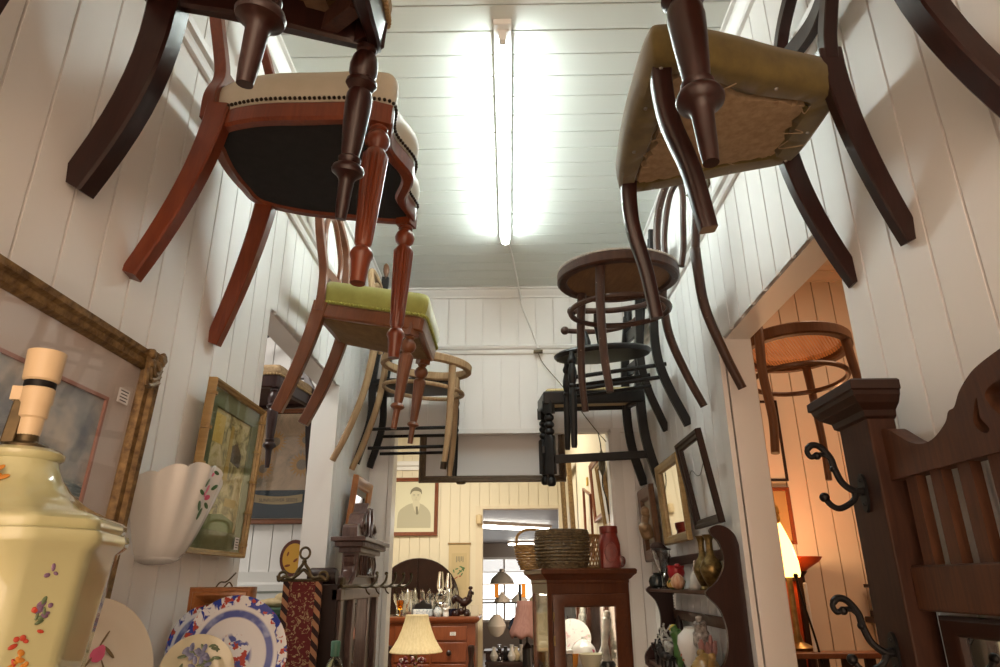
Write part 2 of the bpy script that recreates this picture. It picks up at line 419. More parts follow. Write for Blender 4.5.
# ------------------------------------------------------------------ shop beyond the door
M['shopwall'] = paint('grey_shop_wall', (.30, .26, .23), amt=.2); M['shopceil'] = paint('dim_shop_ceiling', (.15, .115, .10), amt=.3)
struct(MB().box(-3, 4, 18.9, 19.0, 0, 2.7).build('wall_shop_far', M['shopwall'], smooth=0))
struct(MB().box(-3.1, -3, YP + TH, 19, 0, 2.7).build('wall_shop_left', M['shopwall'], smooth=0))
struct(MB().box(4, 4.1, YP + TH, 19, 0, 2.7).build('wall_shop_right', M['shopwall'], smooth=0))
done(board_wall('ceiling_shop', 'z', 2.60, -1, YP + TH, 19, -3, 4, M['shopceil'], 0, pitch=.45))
# ------------------------------------------------------------------ ceiling tube light, its cable, wires
t = empty('fluorescent_light', (-.005, 2.27, ZC), label='long white fluorescent tube light fixed to the boarded ceiling', cat='ceiling light')
MB().box(-.028, .028, -.70, .66, -.022, 0).build('housing', M['white'], t, bevel=.004)
for yy, s in ((-.665, -1), (.645, 1)):
    MB().prism([(-.024, 0), (.024, 0), (.024, -.022), (.012, -.030), (.010, -.062), (-.010, -.062), (-.012, -.030), (-.024, -.022)], yy - .012, yy + .012, 'xz').build('lamp_holder', M['white'], t, bevel=.003)
MB().lathe([(.0170, -.64), (.0185, -.635), (.0185, .62), (.0170, .63)], (0, 0, -.043), Matrix(((1, 0, 0), (0, 0, 1), (0, -1, 0))).transposed(), 20).build('tube', M['tube'], t)
c = MB(); c.tube(cr([(.0, 2.94, ZC - .02), (.02, 3.06, ZC - .006), (.045, 3.3, ZC - .004), (.075, YB - .05, ZC - .06), (.082, YB - .012, ZC - .1), (.12, YB - .006, 3.0), (.155, YB - .006, 2.90), (.17, YB - .034, 2.83)], 6), .0055, 8)
tag(c.build('light_cable', M['white']), 'white cable running from the tube light down the back wall', 'cable')
w = MB(); w.box(.145, .195, YB - .06, YB - .03, 2.80, 2.812).tube(cr([(.17, YB - .045, 2.80), (.20, YB - .05, 2.73), (.30, YB - .05, 2.60), (.44, YB - .04, 2.40), (.52, YB - .03, 2.30)], 6), .0022, 6)
tag(w.build('hanging_wire', M['bronze']), 'thin dark wire sloping down the back wall from a small clip', 'wire')
# ------------------------------------------------------------------ chairs hung high on both walls
# local axes of a chair: origin under the middle of the back seat rail, x across, y to the front, z up
def pose(x, y, z, yaw, pit, rol): return (x, y, z), rz(yaw) @ rx(pit) @ ry(rol)
def chair(name, ps, label, group=None):
    return empty(name, ps[0], ps[1], label, 'chair', group)
def outline(pts, n=6): return cr(pts, n, True)
def slab(poly, z0, z1, inset0=0., inset1=0.):
    """solid between two heights over a plan outline, edges drawn in"""
    cx = sum(p[0] for p in poly) / len(poly); cy = sum(p[1] for p in poly) / len(poly)
    def ins(q):
        out = []
        for x, y in poly:
            d = math.hypot(x - cx, y - cy); k = max(0, (d - q) / d); out.append((cx + (x - cx) * k, cy + (y - cy) * k))
        return out
    return [(x, y, z0) for x, y in ins(inset0)], [(x, y, z1) for x, y in ins(inset1)], ins
def cushion(poly, z0, h, dome, edge=.012, n=7):
    """upholstered pad: bulging side, domed top"""
    _, _, ins = slab(poly, 0, 0); rings = []
    for q, z in ((.004, z0), (-.003, z0 + h * .35), (-.004, z0 + h * .6), (.002, z0 + h * .85), (edge, z0 + h)): rings.append([(x, y, z) for x, y in ins(q)])
    cx = sum(p[0] for p in poly) / len(poly); cy = sum(p[1] for p in poly) / len(poly)
    top = ins(edge)
    for k in range(1, n):
        t = k / n; rings.append([(cx + (x - cx) * (1 - t), cy + (y - cy) * (1 - t), z0 + h + dome * (1 - (1 - t) ** 2)) for x, y in top])
    b = MB(); b.loft(rings); return b
def ringband(poly, z0, z1, w, round_=.0):
    """hollow rail following the outline: outer face, inner face"""
    _, _, ins = slab(poly, 0, 0); o = poly; i = ins(w); c = min(.006, w * .3); b = MB()
    oc, ic = ins(c), ins(w - c)
    rings = [[(x, y, z0) for x, y in oc], [(x, y, z0 + c) for x, y in o], [(x, y, z1 - c) for x, y in o], [(x, y, z1) for x, y in oc],
             [(x, y, z1) for x, y in ic], [(x, y, z1 - c) for x, y in i], [(x, y, z0 + c) for x, y in i], [(x, y, z0) for x, y in ic]]
    b.loft(rings, closed=True); return b
def gimp(poly, z, r, mat, parent, name, dots=False, n=90, inset=-.003):
    _, _, ins = slab(poly, 0, 0); P = ins(inset); b = MB()
    L = len(P)
    if dots:
        per = [math.dist(P[i], P[(i + 1) % L]) for i in range(L)]; tot = sum(per); step = tot / n; acc = 0; i = 0
        for k in range(n):
            s = k * step
            while acc + per[i] < s: acc += per[i]; i += 1
            t = (s - acc) / per[i]; x = P[i][0] + (P[(i + 1) % L][0] - P[i][0]) * t; y = P[i][1] + (P[(i + 1) % L][1] - P[i][1]) * t
            b.ball((x, y, z), r, seg=6, rings=4)
    else: b.tube([(x, y, z) for x, y in P], r, 6, True)
    return b.build(name, mat, parent)
def sabre(parent, mat, x0, y0, z0, x1, y1, z1, w0=.036, d0=.046, w1=.030, d1=.030, curve=.45, name='leg', knee=0.):
    """square sabre leg from (0) down to (1), sweeping out towards its foot"""
    pts = []; W = []; D = []
    for i in range(11):
        t = i / 10; s = t ** (1 + curve * 1.6)
        pts.append((x0 + (x1 - x0) * s, y0 + (y1 - y0) * s + knee * math.sin(PI * t) , z0 + (z1 - z0) * t)); W.append(w0 + (w1 - w0) * t); D.append(d0 + (d1 - d0) * t)
    b = MB(); b.bar(pts, W, D, up=(0, 1, 0)); return b.build(name, mat, parent, smooth=25)
def turned(parent, mat, prof, top, foot, n=32, name='leg'):
    """turned leg: prof (r, t) with t from 0 (top) to 1 (foot) along the axis"""
    a, f = Vector(top), Vector(foot); L = (f - a).length; m = frame_to(a - f)
    b = MB(); b.lathe([((p[0]), -p[1] * L) + tuple(p[2:]) for p in prof], a, m, n); return b.build(name, mat, parent, smooth=40)
REEDED = [(-.0215, -.02), (-.0215, .10), (.016, .103), (.019, .11), (.019, .122), (.014, .13), (.0225, .155), (.0265, .185), (.0235, .215), (.0145, .245), (.019, .25), (.021, .262), (.027, .285, .10),
          (.0265, .32, .12), (.0215, .60, .12), (.0175, .775, .10), (.0165, .79), (.0135, .80), (.0135, .812), (.019, .825), (.0225, .845), (.0225, .858), (.019, .875), (.0165, .93), (.0145, 1.)]
TAPER = [(-.0225, -.02), (-.0225, .11), (.015, .113), (.019, .122), (.019, .14), (.0155, .15), (.022, .175), (.026, .22), (.0255, .262), (.021, .288), (.0275, .30), (.0285, .318), (.024, .335), (.0195, .35), (.0235, .375), (.0235, .39),
         (.0245, .41), (.022, .52), (.0175, .655), (.016, .685), (.0205, .695), (.0205, .71), (.018, .722), (.0265, .737), (.0295, .757), (.028, .772), (.021, .785), (.0155, .80), (.0135, .815), (.0115, .94), (.0095, 1.)]
TRUMPET = [(-.021, -.02), (-.021, .10), (.014, .103), (.018, .112), (.013, .13), (.022, .16), (.0265, .20), (.022, .24), (.013, .265), (.018, .275), (.024, .30, .08), (.0225, .34, .1), (.0145, .72, .1), (.0125, .755), (.0195, .772), (.0225, .79), (.0195, .806), (.012, .82), (.0105, .84), (.0095, 1.)]
BOBBIN = [(-.024, -.02), (-.024, .13), (.013, .14), (.022, .165), (.0235, .185), (.022, .205), (.013, .225), (.022, .25), (.0235, .268), (.022, .288), (.013, .31), (.022, .332), (.0235, .352), (.022, .372), (.014, .392), (.0225, .40), (-.0225, .42), (-.0225, .855), (.015, .865), (.012, .885), (.020, .91), (.0225, .945), (.020, .98), (.012, 1.)]
SPINDLE = [(.011, -.02), (.012, .03), (.0165, .055), (.0185, .075), (.0165, .10), (.0115, .115), (.0135, .14), (.018, .20), (.0185, .25), (.015, .31), (.012, .33), (.0165, .345), (.0165, .36), (.012, .375), (.0145, .40), (.0155, .52), (.0125, .97), (.010, 1.)]
def balloon_back(t, mat, wr, z0, h, lean, waist, r=.014, inner=True, seat_mat=None):
    """two stiles that swing out into a round crest, and a low cross rail"""
    for s in (1, -1):
        pts = [(s * wr / 2, 0, z0 - .02), (s * wr / 2, -.004, z0 + .04), (s * waist / 2, -lean * .25, z0 + h * .30), (s * (wr / 2 + .035), -lean * .6, z0 + h * .62), (s * (wr / 2 + .02), -lean * .85, z0 + h * .85), (s * .06, -lean, z0 + h)]
        P = cr(pts, 6); b = MB(); b.bar(P, [.036 - .008 * i / len(P) for i in range(len(P))], [.030 - .008 * i / len(P) for i in range(len(P))], up=(0, 1, .2)); b.build('stile', mat, t, smooth=30)
    b = MB(); P = cr([(-.075, -lean, z0 + h - .004), (-.03, -lean, z0 + h + .012), (.03, -lean, z0 + h + .012), (.075, -lean, z0 + h - .004)], 5); b.bar(P, .05, .024, up=(0, 1, .2)); b.build('crest_rail', mat, t)
    b = MB(); P = cr([(-waist / 2, -lean * .25, z0 + h * .30), (-.03, -lean * .28, z0 + h * .33), (.03, -lean * .28, z0 + h * .33), (waist / 2, -lean * .25, z0 + h * .30)], 5); b.bar(P, .036, .018, up=(0, 1, .2)); b.build('back_rail', mat, t)

# --- red cedar chair, cream seat (second on the left)
cedar = chair('dining_chair', pose(-.652, 1.369, 2.533, -1.560, -.063, 0), 'red cedar chair with cream seat and black underside, reeded front legs, hung on left wall', 'chairs hung on the left wall')
wr, wf, d, hf, hr = .330, .447, .386, .377, .374
pl = outline([(-wf / 2 + .0, d - .02), (-wf / 2 + .02, d + .025), (-wf / 4, d + .012), (0, d + .045), (wf / 4, d + .012), (wf / 2 - .02, d + .025), (wf / 2, d - .02), (wf / 2 - .008, d * .62), (wr / 2 + .035, d * .28), (wr / 2 - .012, .0), (wr / 4, -.022), (0, -.03), (-wr / 4, -.022), (-wr / 2 + .012, 0), (-wr / 2 - .035, d * .28), (-wf / 2 + .008, d * .62)])
ringband(pl, 0, .046, .030).build('seat_frame', M['cedar'], cedar)
b = MB(); _, _, ins = slab(pl, 0, 0); b.loft([[(x, y, .006) for x, y in ins(.02)], [(x, y, .02) for x, y in ins(.02)]]); b.build('dust_cover', M['blackcloth'], cedar)
st = cushion(pl, .046, .085, .022).build('seat', M['creamvinyl'], cedar)
gimp(pl, .050, .0042, M['studs'], st, 'stud_trim', True, 150)
for s in (1, -1):
    turned(cedar, M['cedar'], REEDED, (s * (wf / 2 - .018), d, .03), (s * wf / 2, d + .006, -hf), 48)
    sabre(cedar, M['cedar'], s * (wr / 2 + .0), .02, .055, s * .197, -.058, -hr, .040, .050, .032, .034)
balloon_back(cedar, M['cedar'], wr, .04, .44, .05, .27)

# --- dark mahogany chair with tapestry seat (nearest on the left)
mahog = chair('dining_chair', pose(-.631, .759, 2.556, -1.542, -.173, .176), 'dark mahogany chair with tan tapestry seat and open webbing underneath, topmost at the left', 'chairs hung on the left wall')
wr, wf, d, hf, hr = .346, .438, .387, .327, .364
pl = outline([(-wf / 2 + .002, d - .01), (-wf / 2 + .006, d + .02), (-wf / 4, d + .026), (0, d + .03), (wf / 4, d + .026), (wf / 2 - .006, d + .02), (wf / 2 - .002, d - .01), (wf / 2 - .02, d * .6), (wr / 2 + .01, .12), (wr / 2, -.004), (wr / 2 - .03, -.02), (0, -.022), (-wr / 2 + .03, -.02), (-wr / 2, -.004), (-wr / 2 - .01, .12), (-wf / 2 + .02, d * .6)], 5)
ringband(pl, 0, .062, .034).build('seat_frame', M['dark'], mahog)
for sx, sy in ((1, 1), (-1, 1)):
    b = MB(); b.obox((sx * (wf / 2 - .065), d - .045, .03), (.12, .026, .04), rz(sx * -.75)); b.build('corner_block', M['darkrough'], mahog)
for k in range(4):
    b = MB(); x = -.13 + k * .088; b.bar([(x, -.01, .05), (x, d, .052)], .045, .003); b.build('webbing_strap', M['webbing'], mahog)
for k in range(3):
    b = MB(); y = .07 + k * .11; w_ = wr / 2 + .03 * (y / d); b.bar([(-w_, y, .046), (w_, y, .046)], .045, .003, up=(0, 0, 1)); b.build('webbing_strap', M['webbing'], mahog)
b = MB(); _, _, ins = slab(pl, 0, 0); b.loft([[(x, y, .055) for x, y in ins(.02)], [(x, y, .062) for x, y in ins(.02)]]); b.build('lining', M['brownlining'], mahog)
st = cushion(pl, .062, .05, .03).build('seat', M['tapestry'], mahog)
gimp(pl, .064, .006, M['gimp'], st, 'gimp_trim', True, 170)
for s in (1, -1):
    turned(mahog, M['dark'], TAPER, (s * (wf / 2 - .02), d - .005, .045), (s * wf / 2, d + .012, -hf), 32)
    sabre(mahog, M['dark'], s * (wr / 2 - .005), .015, .06, s * .162, -.044, -hr, .050, .058, .046, .048, knee=.02)
balloon_back(mahog, M['dark'], wr, .04, .40, .03, .28)

# --- the tip of one more mahogany chair nearer still
pr = pose(.623, .612, 2.564, 1.587, -.004, .061)
near = chair('dining_chair', pr, 'dark mahogany chair cut off by the top right corner, turned leg before olive seat', 'chairs hung on the right wall')
wr, wf, d, hf, hr = .402, .400, .347, .415, .378
pl = outline([(-wf / 2 + .002, d - .01), (-wf / 2 + .006, d + .02), (-wf / 4, d + .026), (0, d + .03), (wf / 4, d + .026), (wf / 2 - .006, d + .02), (wf / 2 - .002, d - .01), (wf / 2 - .01, d * .6), (wr / 2 - .005, .12), (wr / 2, -.004), (wr / 2 - .03, -.02), (0, -.022), (-wr / 2 + .03, -.02), (-wr / 2, -.004), (-wr / 2 + .005, .12), (-wf / 2 + .01, d * .6)], 5)
ringband(pl, 0, .062, .034).build('seat_frame', M['dark'], near)
cushion(pl, .05, .06, .03).build('seat', M['olive'], near)
for s in (1, -1):
    turned(near, M['dark'], [(p[0] * 1.18,) + p[1:] for p in TAPER], (s * wf / 2, d - .005, .045), (s * wf / 2, d - .006, -hf), 32)
    sabre(near, M['dark'], s * (wr / 2 - .005), -.015, .06, s * .158, -.085, -hr, .044, .050, .036, .042, knee=.012)
balloon_back(near, M['dark'], wr, .04, .44, .05, .30)

# --- green velvet chair (third on the left)
green = chair('dining_chair', pose(-.628, 2.217, 2.442, -1.533, -.183, .087), 'brown balloon back chair with green velvet seat and fluted front legs on left wall', 'chairs hung on the left wall')
wr, wf, d, hf, hr = .324, .422, .323, .320, .325
pl = [(-wf / 2 - .016, d + .034), (wf / 2 + .016, d + .034), (wr / 2 + .020, -.014), (-wr / 2 - .020, -.014)]
def densify(pl, k=6, rc=.012):
    out = []
    n = len(pl)
    for i in range(n):
        a, b_, c = Vector(pl[i - 1]), Vector(pl[i]), Vector(pl[(i + 1) % n]); u = (a - b_).normalized(); v = (c - b_).normalized()
        p0, p1 = b_ + u * rc, b_ + v * rc
        for t in (0, .33, .66, 1): q = p0.lerp(b_, t).lerp(b_.lerp(p1, t), t); out.append((q.x, q.y))
        nx = Vector(pl[(i + 1) % n]); e = nx - v * rc
        for j in range(1, k): q = p1.lerp(e, j / k); out.append((q.x, q.y))
    return out
pg = densify(pl, 6, .034)
ringband(pg, 0, .048, .03).build('seat_frame', M['brown'], green)
b = MB(); _, _, ins = slab(pg, 0, 0); b.loft([[(x * .5, y * .5 + d * .25, -.018) for x, y in ins(.03)], [(x, y, -.002) for x, y in ins(.026)], [(x, y, .02) for x, y in ins(.026)]]); b.build('sagging_lining', M['brownlining'], green)
st = cushion(pg, .048, .080, .026).build('seat', M['green'], green)
gimp(pg, .053, .0055, M['greentrim'], st, 'gimp_trim', True, 150)
for s in (1, -1):
    turned(green, M['brown'], TRUMPET, (s * (wf / 2 - .012), d - .008, .015), (s * wf / 2, d + .009, -hf), 40)
    sabre(green, M['brown'], s * (wr / 2 + .012), -.0, .05, s * .154, -.058, -hr, .034, .046, .030, .036)
balloon_back(green, M['brown'], wr + .03, .04, .42, .10, .32)
b = MB(); b.tube(cr([(0.02, -.03, .16), (.095, -.045, .20), (.125, -.062, .29), (.08, -.085, .38), (0, -.092, .42), (-.08, -.085, .38), (-.125, -.062, .29), (-.095, -.045, .20), (-.02, -.03, .16)], 5), .010, 8); b.build('inner_hoop', M['brown'], green)

# --- olive upholstered chair (large, right)
olive = chair('dining_chair', pose(.616, 1.149, 2.463, 1.543, -.003, -.06), 'dark sabre leg chair with sagging olive seat and torn hessian underside', 'chairs hung on the right wall')
wr, wf, d, hf, hr = .223, .452, .340, .322, .296
pl = outline([(-wf / 2 - .012, d - .01), (-wf / 2 + .012, d + .014), (-wf / 4, d + .022), (0, d + .025), (wf / 4, d + .022), (wf / 2 - .012, d + .014), (wf / 2 + .012, d - .01), (wf / 2 - .012, d * .66), (wr / 2 + .055, d * .3), (wr / 2 + .018, 0.0), (wr / 2 - .012, -.02), (0, -.024), (-wr / 2 + .012, -.02), (-wr / 2 - .018, 0.0), (-wr / 2 - .055, d * .3), (-wf / 2 + .012, d * .66)], 6)
b = MB(); _, _, ins = slab(pl, 0, 0); rn = []
random.seed(4)
inner = [(x + random.uniform(-.008, .008), y + random.uniform(-.008, .008)) for x, y in ins(.058)]
for P, z in ((inner, .012), ([(x, y) for x, y in ins(.05)], -.002), (ins(.012), -.004), (ins(0), .006), (ins(-.004), .03), (ins(-.005), .05), (ins(.0), .070), (ins(.014), .080)): rn.append([(x, y, z) for x, y in P])
cx, cy = 0, d * .5
for k in range(1, 7): t = k / 7; rn.append([(cx + (x - cx) * (1 - t), cy + (y - cy) * (1 - t), .080 + .022 * (1 - (1 - t) ** 2)) for x, y in ins(.014)])
b.loft(rn); ost = b.build('seat', M['olive'], olive, smooth=50)
hes = [(x + random.uniform(-.006, .006), y + random.uniform(-.006, .006)) for x, y in ins(.066)]
b = MB(); b.loft([[(x * .5, y * .5 + d * .25, -.008) for x, y in hes], [(x, y, -.003) for x, y in hes], [(x, y, .012) for x, y in hes]]); b.build('hessian_underside', M['hessian'], olive)
for k in range(12):
    i = random.randrange(len(pl)); x, y = ins(.052)[i]; b = MB(); b.tube(cr([(x, y, -.004), (x + random.uniform(-.02, .02), y + random.uniform(-.02, .02), -.010), (x + random.uniform(-.03, .03), y + random.uniform(-.03, .03), -.004 - random.random() * .014)], 4), .0011, 5); b.build('loose_thread', M['hessian'], olive)
for k in range(11):
    i = (k * 9 + 3) % len(pl); x, y = ins(.022)[i]; MB().ball((x, y, -.004), .0042, seg=6, rings=4).build('tack', M['hookwire'], olive)
for s in (1, -1):
    b = MB(); P = cr([(s * (wf / 2 - .026), d - .010, .03), (s * (wf / 2 - .024), d - .006, -.03), (s * (wf / 2 - .016), d - .012, -.11), (s * (wf / 2 - .006), d - .036, -.21), (s * wf / 2, d - .052, -hf)], 6)
    n_ = len(P); b.bar(P, [.032 - .008 * i / n_ for i in range(n_)], [.036 - .010 * i / n_ for i in range(n_)], up=(0, 1, 0)); b.build('leg', M['dark'], olive, smooth=50)
    sabre(olive, M['dark'], s * (wr / 2 + .012), -.004, .09, s * .1025, -.102, -hr, .030, .044, .028, .032)
    P = cr([(s * (wr / 2 + .012), -.004, .07), (s * (wr / 2 + .018), -.008, .13), (s * (wr / 2 + .03), -.03, .26), (s * (wr / 2 + .03), -.055, .38), (s * .06, -.07, .47)], 6)
    b = MB(); b.bar(P, .032, .026, up=(0, 1, 0)); b.build('stile', M['dark'], olive)
b = MB(); b.bar(cr([(-.14, -.035, .27), (0, -.05, .26), (.14, -.035, .27)], 6), .05, .018, up=(0, 1, .1)); b.build('back_rail', M['dark'], olive)
b = MB(); b.bar(cr([(-.09, -.07, .465), (0, -.08, .49), (.09, -.07, .465)], 6), .06, .022, up=(0, 1, .1)); b.build('crest_rail', M['dark'], olive)

# --- bentwood chairs
def bent_chair(name, ps, label, mat, rad, wf, d, hf, hr, wr, rw, rb, fi, group, ringr, ringz, hoop=.034, seat=None, seatmat=None, loops=True, foot=None, back_h=.46, lean=.04, hoopw=None):
    t = chair(name, ps, label, group)
    cy = rad * .96
    C = [(rad * math.cos(a), cy + rad * math.sin(a)) for a in [2 * PI * k / 48 for k in range(48)]]
    ringband(C, -.004, hoop, .034 if seat != 'empty' else .026).build('seat_hoop', mat, t)
    b = MB()
    if seat == 'cloth':
        P = [(x * .86, cy + (y - cy) * .86) for x, y in C]
        b.loft([[(x, y, .006) for x, y in P], [(x, y, .014) for x, y in P]]); b.build('seat_underside', M['ply'], t)
        C2 = [(x * .97, cy + (y - cy) * .97) for x, y in C]; s_ = cushion(C2, hoop - .002, .010, .040).build('seat', seatmat, t); gimp(C2, hoop + .003, .0035, seatmat, s_, 'stud_trim', True, 110)
    elif seat == 'cane':
        R_ = rad * .86
        for sg in (1, -1):
            for k in range(-17, 18):
                o = k * .0105; h = math.sqrt(max(0, R_ * R_ - o * o)); u = Vector((math.cos(.7), sg * math.sin(.7), 0)); v = Vector((-u.y, u.x, 0)); c = Vector((0, cy, .018 + sg * .0008))
                b.bar([c + v * o - u * h, c + v * o + u * h], .0042, .001)
        b.build('cane_seat', seatmat, t)
    elif seat == 'empty': b.bm.free()
    # stretcher ring
    yr = cy + .0
    b = MB(); b.tube([(ringr * math.cos(a), yr + ringr * math.sin(a), ringz) for a in [2 * PI * k / 40 for k in range(40)]], .0095, 8, True); b.build('stretcher_ring', mat, t)
    for s in (1, -1):
        P = cr([(s * (wf / 2 - .03), d - .02, .004), (s * (wf / 2 - .024), d - .012, -hf * .3), (s * (wf / 2 - .01), d + fi * .5, -hf * .7), (s * wf / 2, d + fi, -hf)], 6); n_ = len(P)
        b = MB(); b.tube(P, [.0165 - .005 * i / n_ for i in range(n_)], 12); lg = b.build('leg', mat, t)
        P = cr([(s * (wr / 2 - .01), -.02, .06), (s * wr / 2, -.018, .0), (s * (wr / 2 + (rw - wr) * .12), -.03, -hr * .35), (s * (wr / 2 + (rw - wr) * .3), -rb * .62, -hr * .72), (s * rw / 2, -rb, -hr)], 6); n_ = len(P)
        b = MB(); b.tube(P, [.0175 - .004 * i / n_ for i in range(n_)], 12); b.build('leg', mat, t)
    hw_ = (hoopw or wr) - wr
    if loops:
        P = cr([(wr / 2 - .01, -.02, .05), (wr / 2 + hw_ * .3, -.022, .14), (wr / 2 + .015 + hw_ / 2, -.01 - lean * .5, .26), (wr / 2 - .01 + hw_ / 2, -lean, .38), (.07, -lean - .01, back_h), (-.07, -lean - .01, back_h), (-wr / 2 + .01 - hw_ / 2, -lean, .38), (-wr / 2 - .015 - hw_ / 2, -.01 - lean * .5, .26), (-wr / 2 - hw_ * .3, -.022, .14), (-wr / 2 + .01, -.02, .05)], 7)
        b = MB(); b.tube(P, .0145, 10); b.build('back_hoop', mat, t)
        P = cr([(.08, .0, .03), (.085, -.012, .10), (.095, -lean * .4, .20), (.085, -lean * .7, .30), (.04, -lean * .9, .37), (-.04, -lean * .9, .37), (-.085, -lean * .7, .30), (-.095, -lean * .4, .20), (-.085, -.012, .10), (-.08, 0, .03)], 7)
        b = MB(); b.tube(P, .0105, 10); b.build('inner_loop', mat, t)
    return t
bentb = bent_chair('bentwood_chair', pose(.578, 2.121, 2.568, 1.683, -.012, -.064), 'chipped brown bentwood chair with round white seat and stretcher ring, on right wall', M['bentbrown'], .207, .335, .314, .420, .401, .335, .305, .129, -.02, 'chairs hung on the right wall', .165, -.105, seat='cloth', seatmat=M['seatpaper'], hoopw=.39)
bentl = bent_chair('bentwood_chair', pose(-.569, 2.902, 2.533, -1.557, -.101, .059), 'bare pale bentwood chair with an empty seat hoop, fourth on the left wall', M['bentlight'], .207, .320, .350, .451, .462, .300, .366, .109, -.005, 'chairs hung on the left wall', .178, -.10, seat='empty', lean=.085, back_h=.42)
b = MB(); b.lathe([(.0135, 0), (.0135, .03)], (.16, .345, -.452), None, 12); b.build('foot_cap', M['studs'], bentl)
cane = bent_chair('bentwood_chair', pose(.888, 2.40, 2.412, -PI / 2 + .10, -.02, -.07), 'brown bentwood chair with orange lit cane seat hanging in the side room', M['bentwarm'], .205, .34, .34, .44, .44, .34, .38, .04, .0, None, .168, -.105, seat='cane', seatmat=plain('lamplit_cane', (.92, .42, .14), .6), hoop=.042)  # cane colour carries the orange glow of the lamp below it

# --- black chairs at the end of the right wall
blk = chair('captain_chair', pose(.609, 2.746, 2.521, 1.553, -.051, -.16), 'worn black chair with round seat and bent arm ending in a knob, right wall', 'chairs hung on the right wall')
wr, wf, d, hf, hr, rw, rb = .330, .347, .374, .381, .322, .390, .085
C = [(.205 * math.cos(a), .20 + .205 * math.sin(a)) for a in [2 * PI * k / 40 for k in range(40)]]
cushion(C, 0, .026, -.006, .010).build('seat', M['black'], blk)
for s in (1, -1):
    turned(blk, M['black'], SPINDLE, (s * (wf / 2 - .03), d - .03, .002), (s * wf / 2, d - .006, -hf), 20)
    P = cr([(s * (wr / 2), -.035, .50), (s * wr / 2, -.012, .25), (s * wr / 2, .005, .02), (s * (wr / 2 + .01), -.015, -hr * .4), (s * rw / 2, -rb, -hr)], 7)
    b = MB(); b.bar(P, .024, .034, up=(0, 1, 0)); b.build('leg', M['black'], blk)
    P = cr([(s * .165, -.005, .20), (s * .20, .05, .17), (s * .215, .16, .155), (s * .21, .27, .16), (s * .20, .33, .165)], 6)
    b = MB(); b.tube(P, [.0115] * 3 + [.012] * 3, 10); b.ball((s * .198, .335, .166), .020, seg=12, rings=8); b.build('arm', M['bentbrown'], blk)
    turned(blk, M['black'], [(.009, 0), (.012, .2), (.016, .4), (.012, .6), (.009, 1)], (s * .205, .24, .155), (s * .17, .23, .02), 14, 'arm_spindle')
for zz, y0, y1 in ((-.10, -.03, .34), (-.15, -.03, .345)):
    for s in (1, -1): b = MB(); b.tube([(s * .165, y0, zz + .03), (s * .168, y1, zz)], .0085, 8); b.build('stretcher', M['black'], blk)
b = MB(); b.bar(cr([(-.16, -.02, .42), (0, -.045, .43), (.16, -.02, .42)], 6), .09, .018, up=(0, 1, 0)); b.build('back_rail', M['black'], blk)

sq = chair('dining_chair', pose(.631, 3.307, 2.434, 1.588, -.026, -.15), 'black square chair with straw seat and bobbin turned front legs, lowest on right wall', 'chairs hung on the right wall')
wr, wf, d, hf, hr, rw, rb = .349, .411, .446, .379, .394, .364, .066
wf = .39
pl = densify([(-wf / 2 - .018, d + .022), (wf / 2 + .018, d + .022), (wr / 2 + .018, -.02), (-wr / 2 - .018, -.02)], 4, .008)
ringband(pl, 0, .062, .036).build('seat_frame', M['black'], sq)
_, _, ins = slab(pl, 0, 0); b = MB(); b.loft([[(x, y, .02) for x, y in ins(.03)], [(x, y, .06) for x, y in ins(.03)]]); 
for k in range(1): pass
b.build('seat_underside', M['rush'], sq); cushion([(x * .93, .21 + (y - .21) * .93) for x, y in pl], .055, .022, .012).build('straw_seat', M['rush'], sq)
for s in (1, -1):
    turned(sq, M['black'], BOBBIN, (s * (wf / 2 - .01), d - .004, .01), (s * (wf / 2 + .0), d, -hf), 32)
    P = cr([(s * wr / 2, -.04, .50), (s * wr / 2, -.01, .25), (s * wr / 2, .0, .03), (s * (wr / 2 + .003), -.012, -hr * .45), (s * rw / 2, -rb, -hr)], 7)
    b = MB(); b.bar(P, .030, .042, up=(0, 1, 0)); b.build('leg', M['black'], sq)
    b = MB(); b.lathe([(.020, .46), (.022, .48), (.022, .55), (.019, .56)], (s * wr / 2, -.045, 0), None, 14); b.build('finial', M['black'], sq)
    b = MB(); b.bar([(s * (wr / 2), -.03, -.245), (s * (wf / 2 - .005), d, -.255)], .020, .036); b.build('stretcher', M['black'], sq)
b = MB(); b.bar([(-wf / 2, d, -.20), (wf / 2, d, -.20)], .02, .034); b.build('stretcher', M['black'], sq)
for zz in (.20, .38): b = MB(); b.bar([(-wr / 2, -.012 - zz * .05, zz), (wr / 2, -.012 - zz * .05, zz)], .016, .06); b.build('back_rail', M['black'], sq)

